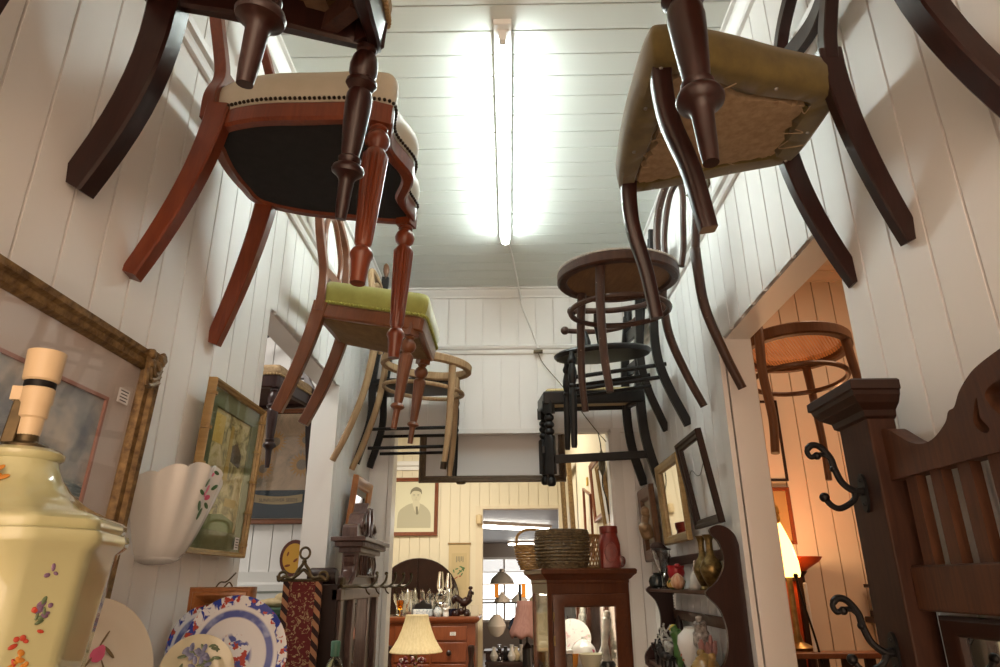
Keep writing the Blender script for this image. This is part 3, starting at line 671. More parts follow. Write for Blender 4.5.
# --- dark spindle chair at the end of the left wall
sp = chair('dining_chair', pose(-.663, 3.315, 2.522, -1.56, .03, .1), 'dark thin chair with paired stretchers, behind the bare bentwood chair on left wall', 'chairs hung on the left wall')
wr, wf, d, hf, hr, rw, rb = .33, .36, .394, .428, .370, .34, .075
pl = densify([(-wf / 2 - .014, d + .016), (wf / 2 + .014, d + .016), (wr / 2 + .012, -.015), (-wr / 2 - .012, -.015)], 4, .01)
cushion(pl, 0, .035, .012, .012).build('seat', M['black'], sp)
for s in (1, -1):
    turned(sp, M['black'], [(.014, -.01), (.016, .08), (.019, .12), (.013, .16), (.017, .2), (.017, .38), (.013, .42), (.018, .45), (.013, .48), (.016, .54), (.015, .9), (.012, 1)], (s * (wf / 2 - .01), d - .005, .004), (s * wf / 2, d - .026, -hf), 18)
    P = cr([(s * wr / 2, .06, .56), (s * wr / 2, .025, .2), (s * wr / 2, .0, .02), (s * (wr / 2), -.01, -hr * .45), (s * rw / 2, -rb, -hr)], 7)
    b = MB(); b.bar(P, .026, .034, up=(0, 1, 0)); b.build('leg', M['black'], sp)
    b = MB(); b.lathe([(.012, .54), (.014, .555), (.010, .565), (.016, .59), (.017, .605), (.013, .625), (.004, .635)], (s * wr / 2, .062, 0), None, 14); b.build('finial', M['bentwarm'], sp)
    for zz in (-.21, -.30): b = MB(); b.tube([(s * (wr / 2), -.02, zz), (s * (wf / 2 - .004), d - .012, zz - .005)], .008, 8); b.build('stretcher', M['black'], sp)
for zz in (-.11, -.17): b = MB(); b.tube([(-wf / 2, d - .01, zz), (wf / 2, d - .01, zz)], .008, 8); b.build('stretcher', M['black'], sp)
for zz in (.22, .40): b = MB(); b.bar([(-wr / 2, .01 + zz * .08, zz), (wr / 2, .01 + zz * .08, zz)], .014, .05); b.build('back_rail', M['black'], sp)

# --- chair in the left side room
lc = chair('dining_chair', ((-1.12, 3.02, 2.56)), 'dark chair with tan studded seat and turned leg seen through the left opening') if 0 else empty('dining_chair', (-1.165, 3.325, 2.44), rz(PI - .2) , 'dark chair with tan studded seat and turned leg seen through the left opening', 'chair')
wf = .40; d = .36; wr = .34
pl = outline([(-wf / 2, d - .02), (-wf / 2 + .03, d + .02), (0, d + .035), (wf / 2 - .03, d + .02), (wf / 2, d - .02), (wf / 2 - .02, d * .5), (wr / 2, 0), (wr / 2 - .03, -.018), (-wr / 2 + .03, -.018), (-wr / 2, 0), (-wf / 2 + .02, d * .5)], 5)
ringband(pl, 0, .06, .034).build('seat_frame', M['dark'], lc)
_, _, ins = slab(pl, 0, 0); b = MB(); b.loft([[(x, y, .02) for x, y in ins(.03)], [(x, y, .05) for x, y in ins(.03)]]); b.build('lining', M['darkrough'], lc)
st = cushion(pl, .06, .05, .02).build('seat', M['tapestry'], lc); gimp(pl, .063, .006, M['gimp'], st, 'stud_trim', True, 110)
for s in (1, -1):
    turned(lc, M['dark'], TAPER, (s * (wf / 2 - .03), d - .01, .045), (s * (wf / 2 - .02), d - .005, -.36), 28)
    sabre(lc, M['dark'], s * (wr / 2), .0, .05, s * .17, -.07, -.36)
balloon_back(lc, M['dark'], wr, .04, .42, .03, .27)
# ------------------------------------------------------------------ things on and along the left wall
MLEFT = Matrix(((0, 0, 1), (1, 0, 0), (0, 1, 0)))      # local x along +y, local y up, local z out of the left wall
MRIGHT = Matrix(((0, 0, -1), (-1, 0, 0), (0, 1, 0)))   # right wall
MFRONT = Matrix(((1, 0, 0), (0, 0, -1), (0, 1, 0)))    # a wall that faces the camera
def frame_mesh(w, h, prof):
    b = MB(); rings = []
    for sx, sy in ((-1, -1), (1, -1), (1, 1), (-1, 1)): rings.append([(sx * (w / 2 - q), sy * (h / 2 - q), z) for q, z in prof])
    return b.loft(rings, closed=True)
def flatq(w, h, z, t=.002):
    return MB().box(-w / 2, w / 2, -h / 2, h / 2, z, z + t)
def fprof(fw, fd, lip=.35):
    return [(0, 0), (0, fd * .8), (fw * .12, fd), (fw * .4, fd * .92), (fw * .55, fd * .7), (fw * .85, fd * .62), (fw, fd * lip), (fw, 0)]
def picture(name, label, cat, loc, mat, w, h, fw, fd, fmat, art=None, mount=None, mw=0, glassm=None, group=None, prof=None):
    t = empty(name, loc, mat, label, cat, group)
    frame_mesh(w, h, prof or fprof(fw, fd)).build('frame', fmat, t)
    iw, ih = w - 2 * fw, h - 2 * fw
    if mount:
        b = MB(); rings = [[(sx * (iw / 2 + .004 - q), sy * (ih / 2 + .004 - q), z) for q, z in ((0, .004), (0, .008), (mw, .008), (mw + .002, .005), (mw + .002, .004))] for sx, sy in ((-1, -1), (1, -1), (1, 1), (-1, 1))]
        b.loft(rings, closed=True); b.build('mount', mount, t)
    if art: flatq(iw - 2 * mw + .006, ih - 2 * mw + .006, .002).build('artwork', art, t)
    if glassm: flatq(iw + .004, ih + .004, .011, .0015).build('glass', glassm, t)
    return t
def price_tag(parent, x, y, z, w=.02, h=.028, m=None, name='price_label', lines=4):
    m = m or Matrix.Identity(3)
    o = MB().box(-w / 2, w / 2, -h / 2, h / 2, 0, .0008).build(name, M['tag'], parent, smooth=0); o.matrix_local = Matrix.Translation((x, y, z)) @ m.to_4x4()
    b = MB()
    for k in range(lines):
        yy = h * .33 - k * h * .66 / max(1, lines - 1); ww = w * (.36 - .06 * (k % 2)); b.box(-ww, ww, yy - h * .035, yy + h * .035, .0008, .0012)
    b.build('printed_lines', M['ink'], o, smooth=0); return o
# artwork materials
def art_sea():
    m, nt, b = new_mat('seascape_painting'); v = coords(nt)
    s = nt.nodes.new('ShaderNodeSeparateXYZ'); nt.links.new(v, s.inputs[0])
    n = noise(nt, coords(nt, (1, 1.3, 1)), 9, 6, .6); n2 = noise(nt, coords(nt, (2, 14, 1)), 14, 4)
    sky = ramp(nt, n, [(.34, (.24, .28, .33)), (.48, (.40, .43, .45)), (.58, (.60, .58, .54)), (.72, (.72, .68, .60))])
    sea = ramp(nt, n2, [(.35, (.10, .16, .20)), (.55, (.20, .29, .33)), (.68, (.55, .56, .53))])
    k = ramp(nt, mathn(nt, 'MULTIPLY_ADD', s.outputs['Y'], 6.) if 0 else mathn(nt, 'ADD', s.outputs['Y'], .62), [(.675, (0, 0, 0)), (.685, (1, 1, 1))])
    nt.links.new(mixc(nt, k, sea, sky), b.inputs['Base Color']); setv(b, Roughness=.8); return m
def art_blotch(name, cols, scale, detail=6, stretch=(1, 1, 1)):
    m, nt, b = new_mat(name); n = noise(nt, coords(nt, stretch), scale, detail, .68, .8)
    nt.links.new(ramp(nt, n, cols), b.inputs['Base Color']); setv(b, Roughness=.8); return m
M['sea'] = art_sea()
M['pinkmount'] = plain('pale_pink_mount', (.60, .53, .49), .85)
M['rose_edge'] = plain('dull_rose_slip', (.42, .22, .18), .7)
M['greenmount'] = two_tone('sage_green_mount', (.115, .13, .055), (.15, .17, .075), 60, .9)
M['village'] = art_blotch('village_watercolour', [(.30, (.05, .045, .02)), (.42, (.20, .17, .06)), (.52, (.46, .40, .18)), (.62, (.60, .52, .30)), (.74, (.20, .24, .12))], 22)

g = picture('gilt_picture', 'large ornate gilt frame with a seascape behind pink mount on left wall', 'framed picture', (-.722, .795, 1.70), MLEFT @ rx(.05), .90, .64, .033, .034, M['goldwood'], M['sea'], M['pinkmount'], .082, M['picglass'])
b = MB(); iw, ih = .90 - .066 - .164, .64 - .066 - .164
b.loft([[(sx * (iw / 2 + q), sy * (ih / 2 + q), z) for q, z in ((0, .005), (0, .0095), (.006, .0095), (.006, .005))] for sx, sy in ((-1, -1), (1, -1), (1, 1), (-1, 1))], closed=True); b.build('mount_slip', M['rose_edge'], g)
random.seed(11)
for sx, sy in ((1, 1), (-1, 1), (1, -1), (-1, -1)):
    b = MB()
    for k in range(16):
        a = random.random() * 1.57; r_ = random.uniform(.0, .042); b.ball((sx * (.445 - r_ * math.cos(a) * 1.2), sy * (.315 - r_ * math.sin(a) * 1.2), .030 + random.uniform(-.004, .006)), (random.uniform(.007, .012), random.uniform(.007, .012), .008), seg=8, rings=6)
    for k in range(5): b.tube(cr([(sx * .44, sy * (.315 - .012 * k), .034), (sx * (.43 - .01 * k), sy * (.30 - .012 * k), .040), (sx * (.42 - .006 * k), sy * .32, .030)], 4), .005, 6)
    b.build('corner_ornament', M['goldwood'], g)
price_tag(g, .372, .222, .0145, .034, .026, lines=4)

gp = picture('village_picture', 'village watercolour in green mount and thin gold bamboo frame beside the left opening', 'framed picture', (-.716, 1.690, 1.865), MLEFT @ rx(.035), .345, .398, .014, .022, M['bamboo'], M['village'], M['greenmount'], .046, M['picglass'])
for sx in (-1, 1):
    for k in range(5): MB().tube([(sx * .1655, -.17 + k * .082, .012), (sx * .1655, -.163 + k * .082, .012)], .0125, 10).build('bamboo_knot', M['bamboo'], gp)
# the painted street in the picture: tower, house and path
vt = plain('paint_ochre', (.42, .30, .07), .8); vd = plain('paint_umber', (.07, .05, .02), .8); vy = plain('paint_yellow', (.58, .42, .10), .8); vg = plain('paint_green', (.12, .17, .05), .8)
def flatpoly(pts, z, mat, parent, name, t=.0006):
    return MB().prism(pts, z, z + t).build(name, mat, parent, smooth=0)
flatpoly([(-.012, -.02), (.012, -.02), (.010, .115), (-.006, .118)], .0042, vt, gp, 'painted_tower'); flatpoly([(.02, -.08), (.09, -.08), (.09, -.06), (.02, -.06)], .0042, vt, gp, 'painted_path')
flatpoly([(-.11, .06), (-.05, .06), (-.05, .13), (-.11, .13)], .0041, vy, gp, 'painted_sky'); flatpoly([(.016, .03), (.075, .02), (.078, .055), (.045, .08), (.016, .07)], .0043, vd, gp, 'painted_house'); flatpoly([(-.10, -.145), (.10, -.145), (.10, -.115), (.02, -.10), (-.10, -.11)], .0042, vg, gp, 'painted_grass')
price_tag(gp, .118, -.165, .0135, .026, .030)

# wall pocket: a fluted shell of white china
wp = empty('wall_pocket', (-.738, 1.442, 1.738), MLEFT, 'white shell shaped china wall pocket with a pink rose spray on left wall', 'wall vase')
def shell(u, v, th=0.):
    a = -PI / 2 + PI * u; fl = 1 + .034 * math.cos(u * PI * 14) * (.2 + .8 * v); hw = (.066 + .070 * v ** .75) * fl - th; dp = (.050 + .062 * v ** .7) * fl - th
    x = hw * math.sin(a); z = max(.001, dp * math.cos(a)); lift = .045 * v * v * (math.sin(PI * min(1, u * 1.15)) - .5) + .010 * v ** 4 * abs(math.sin(u * PI * 7)) ** .7
    y = -.085 + .155 * v + lift; return x, y, z
b = MB(); b.sheet(lambda i, j: shell(i, j), 84, 14); b.sheet(lambda i, j: shell(i, j, .005), 84, 14)
N_ = 84
for i in range(N_):
    b.f([b.v(shell(i / N_, 1)), b.v(shell((i + 1) / N_, 1)), b.v(shell((i + 1) / N_, 1, .005)), b.v(shell(i / N_, 1, .005))])
b.ball((0, -.086, .004), (.064, .014, .047), seg=24); b.build('shell_body', M['porcelain'], wp)
b = MB(); b.prism(cr([(-.12, .02), (-.06, -.06), (-.03, -.092), (.03, -.092), (.06, -.055), (.12, .07), (.10, .10), (0, .085), (-.10, .05)], 5, True), 0, .004); b.build('back_plate', M['porcelain'], wp)
def petals(parent, name, mat, items):
    """painted or moulded flower: list of (centre, normal, rx, ry, angle)"""
    b = MB()
    for c, n, a_, b_, ang in items:
        m = frame_to(n) @ rz(ang); b.ball(c, (a_, b_, .0010), m, 10, 5)
    return b.build(name, mat, parent)
M['rosepink'] = plain('painted_rose', (.62, .10, .20), .3); M['leafgreen'] = plain('painted_leaf', (.045, .12, .04), .3)
def shell_n(u, v):
    p0, p1, p2 = Vector(shell(u, v)), Vector(shell(u + .01, v)), Vector(shell(u, v + .01)); n = (p1 - p0).cross(p2 - p0).normalized(); return p0, (n if n.z > 0 else -n)
it = []; lt = []
for u, v, s, ang in ((.48, .78, .011, .3), (.51, .70, .010, .9), (.46, .72, .009, 2.), (.49, .92, .007, .2)):
    p_, n_ = shell_n(u, v); it.append((p_ + n_ * .001, n_, s, s * .6, ang))
for u, v, s, ang in ((.44, .84, .012, .5), (.54, .82, .011, 1.4), (.44, .6, .014, 2.2), (.49, .52, .014, 1.2), (.53, .62, .010, .1), (.52, .95, .009, .8), (.42, .74, .009, .3)):
    p_, n_ = shell_n(u, v); lt.append((p_ + n_ * .001, n_, s, s * .45, ang))
petals(wp, 'painted_roses', M['rosepink'], it); petals(wp, 'painted_leaves', M['leafgreen'], lt)

# ceramic lamp base in front
lamp = empty('table_lamp', (-.512, .70, 1.30), rz(.26), 'pale yellow octagonal china lamp base with flowers and bare cream bulb holder in front', 'table lamp')
M['glaze'] = plain('pale_yellow_glaze', (.47, .455, .25), .08, Coat_Weight=.6)
def octa(r, z, f=.57):
    a = r; c = r * f; return [(c, -a, z), (a, -c, z), (a, c, z), (c, a, z), (-c, a, z), (-a, c, z), (-a, -c, z), (-c, -a, z)]
def soft(r, z, k, f=.57):
    """octagon blended into a circle, 48 points"""
    o = octa(1, 0, f); out = []
    P = []
    for i in range(8):
        a_, b_ = o[i], o[(i + 1) % 8]
        for j in range(6): t = j / 6; P.append((a_[0] + (b_[0] - a_[0]) * t, a_[1] + (b_[1] - a_[1]) * t))
    for x, y in P:
        d_ = math.hypot(x, y); q = (1 - k) + k / d_; out.append((x * q * r, y * q * r, z))
    return out
b = MB(); b.loft([soft(q[0], q[1] * .985, q[2]) for q in ((.070, 0, 0), (.074, .006, 0), (.074, .018, 0), (.066, .03, 0), (.068, .06, 0), (.078, .16, 0), (.089, .28, 0), (.095, .336, 0), (.1015, .343, 0), (.103, .349, 0), (.1015, .355, 0), (.097, .357, 0), (.0985, .361, 0), (.0985, .366, 0), (.094, .370, 0), (.080, .376, .1), (.064, .386, .35), (.050, .398, .6), (.041, .411, .8), (.036, .422, .95), (.034, .429, 1), (.038, .432, 1), (.0385, .437, 1), (.034, .441, 1), (.012, .4415, 1))])
b.build('china_body', M['glaze'], lamp, smooth=50)
b = MB(); b.lathe([(.022, .435), (.022, .440), (.011, .442), (.0105, .452), (.0105, .48)], n=20).obox((-.013, -.004, .466), (.013, .012, .052), ry(.08)); b.build('socket_bracket', M['bronze'], lamp, bevel=.0015)
b = MB(); b.lathe([(.0105, .450), (.0115, .455), (.0120, .468), (.0140, .470), (.0144, .484), (.0158, .486), (.0158, .501), (.0145, .502)], n=32).obox((-.0165, -.006, .494), (.010, .010, .015)); b.build('bulb_holder', M['plastic'], lamp)
MB().lathe([(.0148, .502), (.0154, .503), (.0154, .5085), (.0148, .509)], n=32).build('black_ring', M['iron'], lamp)
b = MB(); b.lathe([(.0160, .509), (.0178, .511), (.0190, .541), (.0190, .543), (.0168, .543), (.0160, .515)], n=36); b.build('shade_ring_cap', M['plastic'], lamp)
fr = plain('flower_red', (.42, .055, .03), .15); fo = plain('flower_orange', (.50, .20, .03), .15); fv = plain('flower_violet', (.17, .10, .17), .15); fg = plain('flower_green', (.10, .14, .07), .15)
def face_pt(face, t, z):
    """point and normal on a body face. face 0 front (-y), 1 right chamfer; t -1..1 across"""
    rr = .095 if z > .3 else .078 + (.089 - .078) * (z - .16) / .12
    rr = .078 + .017 * (z - .16) / .176
    c = rr * .57
    if face == 0: return Vector((t * c, -rr, z)), Vector((0, -1, .09))
    p = Vector(((c + rr) / 2 + t * (rr - c) / 2, -((rr + c) / 2 - t * (rr - c) / 2), z)); return p, Vector((1, -1, .09))
def spray(face, t, z, s, n, mat, name, seed):
    random.seed(seed); it = []
    for k in range(n):
        a = random.random() * 6.3; q = random.random() ** .5 * s; rr = .0
        p_, n_ = face_pt(face, t + q * math.cos(a) * 22, z + q * math.sin(a) * 1.5); it.append((p_ + n_.normalized() * .0006, n_, random.uniform(.0022, .0045), random.uniform(.0013, .0028), random.random() * 3))
    petals(lamp, name, mat, it)
spray(0, -.42, .305, .005, 6, fr, 'red_blossom', 1); spray(0, -.46, .300, .006, 4, fg, 'leaf_spray', 2)
spray(0, -.5, .20, .008, 8, fo, 'orange_blossom', 3)
spray(1, -.1, .215, .022, 18, fo, 'orange_blossom', 4); spray(1, -.3, .185, .018, 10, fg, 'leaf_spray', 5); spray(1, .1, .295, .016, 12, fv, 'violet_blossom', 6); spray(1, .0, .27, .015, 6, fg, 'leaf_spray', 7); spray(1, -.2, .25, .02, 8, fr, 'red_blossom', 8)
it = []
for k in range(9): it.append(((.0 + random.uniform(-.012, .008), -.0465 + random.uniform(-.001, .001), .404 + random.uniform(-.006, .006)), (.05, -1, .75), .0065, .0032, random.random() * 3))
petals(lamp, 'orange_blossom', fo, it)

# dresser that carries lamp and china
dr = empty('dresser', (-.735, 1.33, 0), None, 'low dark dresser under the lamp and plates on the left', 'dresser')
MB().box(0, .44, -1.0, 1.1, 1.27, 1.30).build('top', M['oak'], dr, bevel=.006)
b = MB(); b.box(.01, .41, -.98, 1.08, .08, 1.27); b.build('carcass', M['oakdark'], dr)
for k in range(3):
    d_ = MB().box(.41, .428, -.95 + k * .68, -.30 + k * .68, .15, 1.2).build('door', M['oak'], dr, bevel=.004)
    MB().ball((.44, -.36 + k * .68, .8), .014).build('knob', M['brass'], d_)
for x in (.04, .38):
    for y in (-.95, 1.05): MB().box(x - .03, x + .03, y - .03, y + .03, 0, .08).build('foot', M['oakdark'], dr)

# plates
pst = empty('plate_stand', (-.735, 1.45, 1.30), None, 'low dark board on the dresser that the patterned plates stand on', 'stand')
MB().box(.01, .36, -.22, .20, .05, .065).build('top', M['oakdark'], pst, bevel=.003)
for y in (-.2, .18): MB().box(.03, .34, y, y + .015, 0, .05).build('leg', M['oakdark'], pst)
def plate(name, label, loc, m, r, mats, group=None, oval=1., fl=0):
    t = empty(name, loc, m, label, 'plate', group)
    b = MB(); n = 56; rings = []
    for q, z in ((.0, .004), (.45, .004), (.60, .005), (.68, .010), (.80, .014), (.97, .019), (1., .0205), (1., .0185), (.97, .0155), (.7, .008), (.60, -.0015), (.40, -.002), (.0, -.001)):
        rings.append([(max(q, .002) * r * math.cos(2 * PI * k / n) * (1 + fl * math.cos(k * PI / 2) * q), max(q, .002) * r * oval * math.sin(2 * PI * k / n) * (1 + fl * math.cos(k * PI / 2) * q), z * r / .12) for k in range(n)])
    b.loft(rings); b.build('dish', mats, t, smooth=60); return t
def flowblue(name):
    m, nt, b = new_mat(name); v = coords(nt); L = nt.nodes.new('ShaderNodeVectorMath'); L.operation = 'LENGTH'; nt.links.new(v, L.inputs[0])
    d_ = mathn(nt, 'DIVIDE', L.outputs['Value'], .125)
    n1 = noise(nt, v, 42, 3, .5, .6); n2 = noise(nt, coords(nt, (1, 1, 1)), 66, 2); n3 = noise(nt, v, 22, 3)
    blu = ramp(nt, n1, [(.50, (0, 0, 0)), (.54, (1, 1, 1))]); red = ramp(nt, n2, [(.58, (0, 0, 0)), (.61, (1, 1, 1))])
    rim = ramp(nt, d_, [(.70, (0, 0, 0)), (.72, (1, 1, 1)), (.96, (1, 1, 1)), (.98, (0, 0, 0))]); band = ramp(nt, d_, [(.53, (0, 0, 0)), (.55, (1, 1, 1)), (.63, (1, 1, 1)), (.66, (0, 0, 0))]); cen = ramp(nt, d_, [(.26, (1, 1, 1)), (.32, (0, 0, 0))])
    white = (.72, .73, .76)
    c = mixc(nt, mathn(nt, 'MULTIPLY', blu, mathn(nt, 'MAXIMUM', rim, mathn(nt, 'MULTIPLY', cen, .9))), white, (.03, .055, .33))
    c = mixc(nt, mathn(nt, 'MULTIPLY', red, mathn(nt, 'MAXIMUM', rim, cen)), c, (.42, .07, .05))
    bb = mixc(nt, ramp(nt, n3, [(.35, (0, 0, 0)), (.5, (1, 1, 1))]), (.35, .42, .66), (.03, .06, .33)); c = mixc(nt, mathn(nt, 'MULTIPLY', band, .9), c, bb)
    nt.links.new(c, b.inputs['Base Color']); setv(b, Roughness=.1); return m
M['flowblue'] = flowblue('blue_and_red_transfer_china')
def lean(nx, ny, nz): return frame_to((nx, ny, nz))
plate('dinner_plate', 'large blue and red patterned plate standing in front of the small pine frame', (-.538, 1.42, 1.473), lean(.70, -.68, .20), .106, M['flowblue'], 'blue patterned plates on the dresser')
plate('dinner_plate', 'blue patterned plate turned nearly edge on, tucked left of the large blue plate', (-.618, 1.47, 1.462), lean(.88, -.42, .20), .098, M['flowblue'], 'blue patterned plates on the dresser')
M['creamglaze'] = plain('cream_glaze', (.60, .56, .40), .12)
fp = plate('fruit_plate', 'small cream plate painted with dark fruit and purple flowers, in front of blue plates', (-.552, 1.30, 1.455), lean(.50, -.83, .25), .062, M['creamglaze'])
def decal(parent, name, mat, blobs, z=.0068):
    petals(parent, name, mat, [((x, y, z), (0, 0, 1), a_, b_, ang) for x, y, a_, b_, ang in blobs])
def up_local(o, v):
    return v
mi = lean(.55, -.80, .25).transposed(); upv = mi @ Vector((0, 0, 1)); rt = mi @ Vector((1, 0, 0)); upv.z = 0; upv.normalize(); rt = Vector((upv.y, -upv.x, 0))
def pl2(u, v): q = rt * u + upv * v; return q.x, q.y
KS = .72
def blobs(lst): return [(*pl2(u * KS, v * KS), a_ * KS, b_ * KS, ang) for u, v, a_, b_, ang in lst]
dk = plain('painted_plum', (.16, .025, .035), .15); pu = plain('painted_iris', (.16, .17, .30), .15)
decal(fp, 'painted_fruit', dk, blobs([(-.02, -.01, .024, .022, 0), (.02, -.012, .022, .022, 0), (0, -.03, .028, .022, 0), (.03, -.04, .02, .02, 0)]))
random.seed(3); decal(fp, 'painted_iris', pu, blobs([(random.uniform(-.03, .03), random.uniform(.012, .058), .011, .006, random.random() * 3) for k in range(16)]), .0072)
decal(fp, 'painted_leaves', fg, blobs([(random.uniform(-.04, .045), random.uniform(.0, .06), .012, .004, random.random() * 3) for k in range(14)]), .0070)
KS = .9
mr = lean(.90, -.36, .24)
rp = plate('rose_plate', 'plain cream plate with a single pink rose leaning on wall behind the lamp', (-.682, 1.19, 1.468), mr, .112, plain('ivory_glaze', (.62, .56, .46), .15))
mi = mr.transposed(); upv = mi @ Vector((0, 0, 1)); upv.z = 0; upv.normalize(); rt = Vector((upv.y, -upv.x, 0))
if (mr @ rt).y < 0: rt = -rt
decal(rp, 'painted_rose', M['rosepink'], blobs([(.015, .028, .017, .013, .4), (.022, .034, .012, .009, 1.)]), .0062); decal(rp, 'painted_stems', plain('stem_brown', (.17, .12, .06), .2), blobs([(-.02, .03, .030, .0022, 1.2), (.0, .02, .03, .002, .8), (.03, .055, .02, .002, .9), (.03, .0, .022, .002, 1.9), (.04, .03, .016, .0035, 2.3), (-.015, .05, .016, .003, .3)]), .0060)
# small pine frame
pf = picture('pine_picture', 'small deep varnished pine frame standing behind the blue plates', 'frame', (-.640, 1.61, 1.483), MFRONT @ ry(.10), .135, .225, .034, .050, M['pine'], plain('gold_print', (.46, .36, .18), .4), prof=[(0, 0), (0, .038), (.003, .044), (.009, .044), (.011, .048), (.017, .050), (.023, .045), (.028, .036), (.034, .028), (.034, 0)])
b = MB(); b.tube(cr([(-.02, .108, .02), (-.01, .122, .02), (.005, .124, .022), (.025, .142, .03)], 5), .0016, 6).tube(cr([(.0, .112, .02), (.010, .122, .02), (.018, .113, .02)], 4), .0016, 6); b.build('hanging_wire', M['bronze'], pf)

# carved hall cupboard with mirror, against the wall beyond the opening
cb = empty('hall_cupboard', (-.735, 2.86, 0), None, 'tall dark cupboard with carved pediment and narrow mirror beyond the left opening', 'cupboard')
M['carved'] = wood('carved_dark_oak', (.055, .025, .02), (.13, .075, .06), rough=.35, coat=.5)
b = MB(); b.box(0, .018, -.36, .36, 0, 1.60).box(.0, .135, -.37, -.345, 0, 1.60).box(.0, .135, .345, .37, 0, 1.60).box(0, .13, -.36, .36, 1.575, 1.60).box(0, .13, -.36, .36, 0, .1); b.build('carcass', M['oakdark'], cb, bevel=.002)
b = MB()
for y in (-.355, -.16, .12, .315): b.box(.115, .145, y, y + .045, .1, 1.56)
b.box(.112, .148, -.37, .37, 1.545, 1.585).box(.112, .14, -.37, .37, .1, .2); b.build('pilaster_frame', M['carved'], cb, bevel=.004)
MB().box(.118, .122, -.115, .12, .2, 1.545).build('mirror', M['mirror'], cb, smooth=0)
for y0, y1 in ((-.31, -.16), (.165, .315)): MB().box(.118, .124, y0, y1, .2, 1.545).build('side_panel', M['oakdark'], cb, smooth=0)
b = MB()
b.prism(cr([(-.35, 1.60), (-.34, 1.66), (-.27, 1.64), (-.18, 1.68), (-.165, 1.74), (.165, 1.74), (.18, 1.68), (.27, 1.64), (.34, 1.66), (.35, 1.60)], 4), .085, .125, 'yz')
b.box(.075, .14, -.17, .17, 1.655, 1.75).box(.07, .155, -.21, .21, 1.745, 1.765).box(.06, .17, -.245, .245, 1.765, 1.785).box(.05, .185, -.275, .275, 1.785, 1.802)
b.prism(cr([(-.20, 1.80), (-.19, 1.85), (-.12, 1.86), (-.09, 1.90), (-.04, 1.915), (0, 1.955), (.04, 1.915), (.09, 1.90), (.12, 1.86), (.19, 1.85), (.20, 1.80)], 4), .075, .135, 'yz')
cp_ = b.build('carved_pediment', M['carved'], cb, smooth=20, bevel=.003); cp_.location = (0, .08, -.03)
b = MB(); random.seed(5)
for s in (-1, 1):
    sp_ = [(.137, s * (.10 + .045 * math.cos(t) * (1 - t / 9)), 1.84 + .035 * math.sin(t) * (1 - t / 9)) for t in [k * .45 for k in range(15)]]; b.tube(sp_, .008, 6)
    b.tube(cr([(.143, s * .02, 1.93), (.143, s * .045, 1.88), (.143, s * .02, 1.83), (.143, s * .05, 1.81)], 5), .007, 6); b.tube(cr([(.128, s * .33, 1.62), (.13, s * .25, 1.625), (.13, s * .19, 1.66), (.13, s * .17, 1.70)], 5), .010, 6)
    for k in range(3): b.tube(cr([(.142, s * (.03 + .05 * k), 1.665), (.146, s * (.05 + .045 * k), 1.70), (.142, s * (.03 + .05 * k), 1.735)], 5), .007, 6)
for k in range(17): b.box(.165, .176, -.235 + k * .028, -.222 + k * .028, 1.768, 1.783)
b.build('carving', M['carved'], cb).location = (0, .08, -.03)
for s in (-1, 1): b = MB(); b.lathe([(.026, -.05), (.03, -.04), (.03, .04), (.026, .05)], (.07, s * .335, 1.625), ry(PI / 2), 18); b.build('scroll_ear', M['oakdark'], cb)
# brass swing arm with hooks
sa = empty('hook_rail', (-.60, 2.53, 1.592), rz(-.18), 'brass rail with upturned hooks swung out in front of the carved cupboard', 'hook rail')
b = MB(); b.tube([(.012, -.02, 0), (.012, .68, 0)], .0055, 8).box(0, .012, -.012, .012, -.03, .03); b.build('bar', M['bronze'], sa)
for k in range(5):
    y = .20 + k * .105; b = MB(); b.tube(cr([(.012, y - .06, -.002), (.03, y - .02, -.004), (.045, y + .01, .012), (.05, y + .022, .034), (.045, y + .032, .046)], 5), .0045, 8).ball((.044, y + .033, .047), .0075, seg=10, rings=6).tube(cr([(.012, y, 0), (.02, y, -.02), (.03, y + .004, -.03)], 4), .003, 6); b.build('hook', M['bronze'], sa)
# small wooden frame above it
picture('small_mirror', 'small brown framed mirror tilted on wall above the carved cupboard', 'mirror', (-.708, 3.18, 1.905), MLEFT @ rx(.10), .34, .31, .05, .026, M['pine'], M['oldmirror'], plain('dark_slip', (.03, .022, .018), .4), .03)
# tapestry bell pull
bp = empty('bell_pull', (-.715, 2.462, 1.625), None, 'dark red tapestry bell pull with brass ring hanger beside the cupboard', 'bell pull')
def tapmat():
    m, nt, b = new_mat('red_tapestry'); n = noise(nt, coords(nt, (1, 1, 1)), 55, 3, .5, 1.5); n2 = noise(nt, coords(nt), 300, 2)
    c = ramp(nt, n, [(.545, (.14, .018, .018)), (.57, (.40, .27, .13)), (.62, (.46, .34, .19)), (.65, (.14, .018, .018))]); nt.links.new(c, b.inputs['Base Color']); setv(b, Roughness=.95); bump(nt, b, n2, .6, .001); return m
def stripemat():
    m, nt, b = new_mat('twisted_border'); w_ = nt.nodes.new('ShaderNodeTexWave'); w_.bands_direction = 'DIAGONAL'; w_.inputs['Scale'].default_value = 15; nt.links.new(coords(nt), w_.inputs['Vector'])
    nt.links.new(ramp(nt, w_.outputs['Fac'], [(.45, (.03, .012, .012)), (.5, (.42, .20, .10))], 'CONSTANT'), b.inputs['Base Color']); setv(b, Roughness=.95); return m
MB().box(-.058, .058, -.004, .004, -.62, -.012).build('tapestry_band', tapmat(), bp, smooth=0)
for s in (-1, 1): MB().box(s * .056 - .011, s * .056 + .011, -.006, .005, -.62, -.012).build('border', stripemat() if s < 0 else bpy.data.materials['twisted_border'], bp, smooth=0)
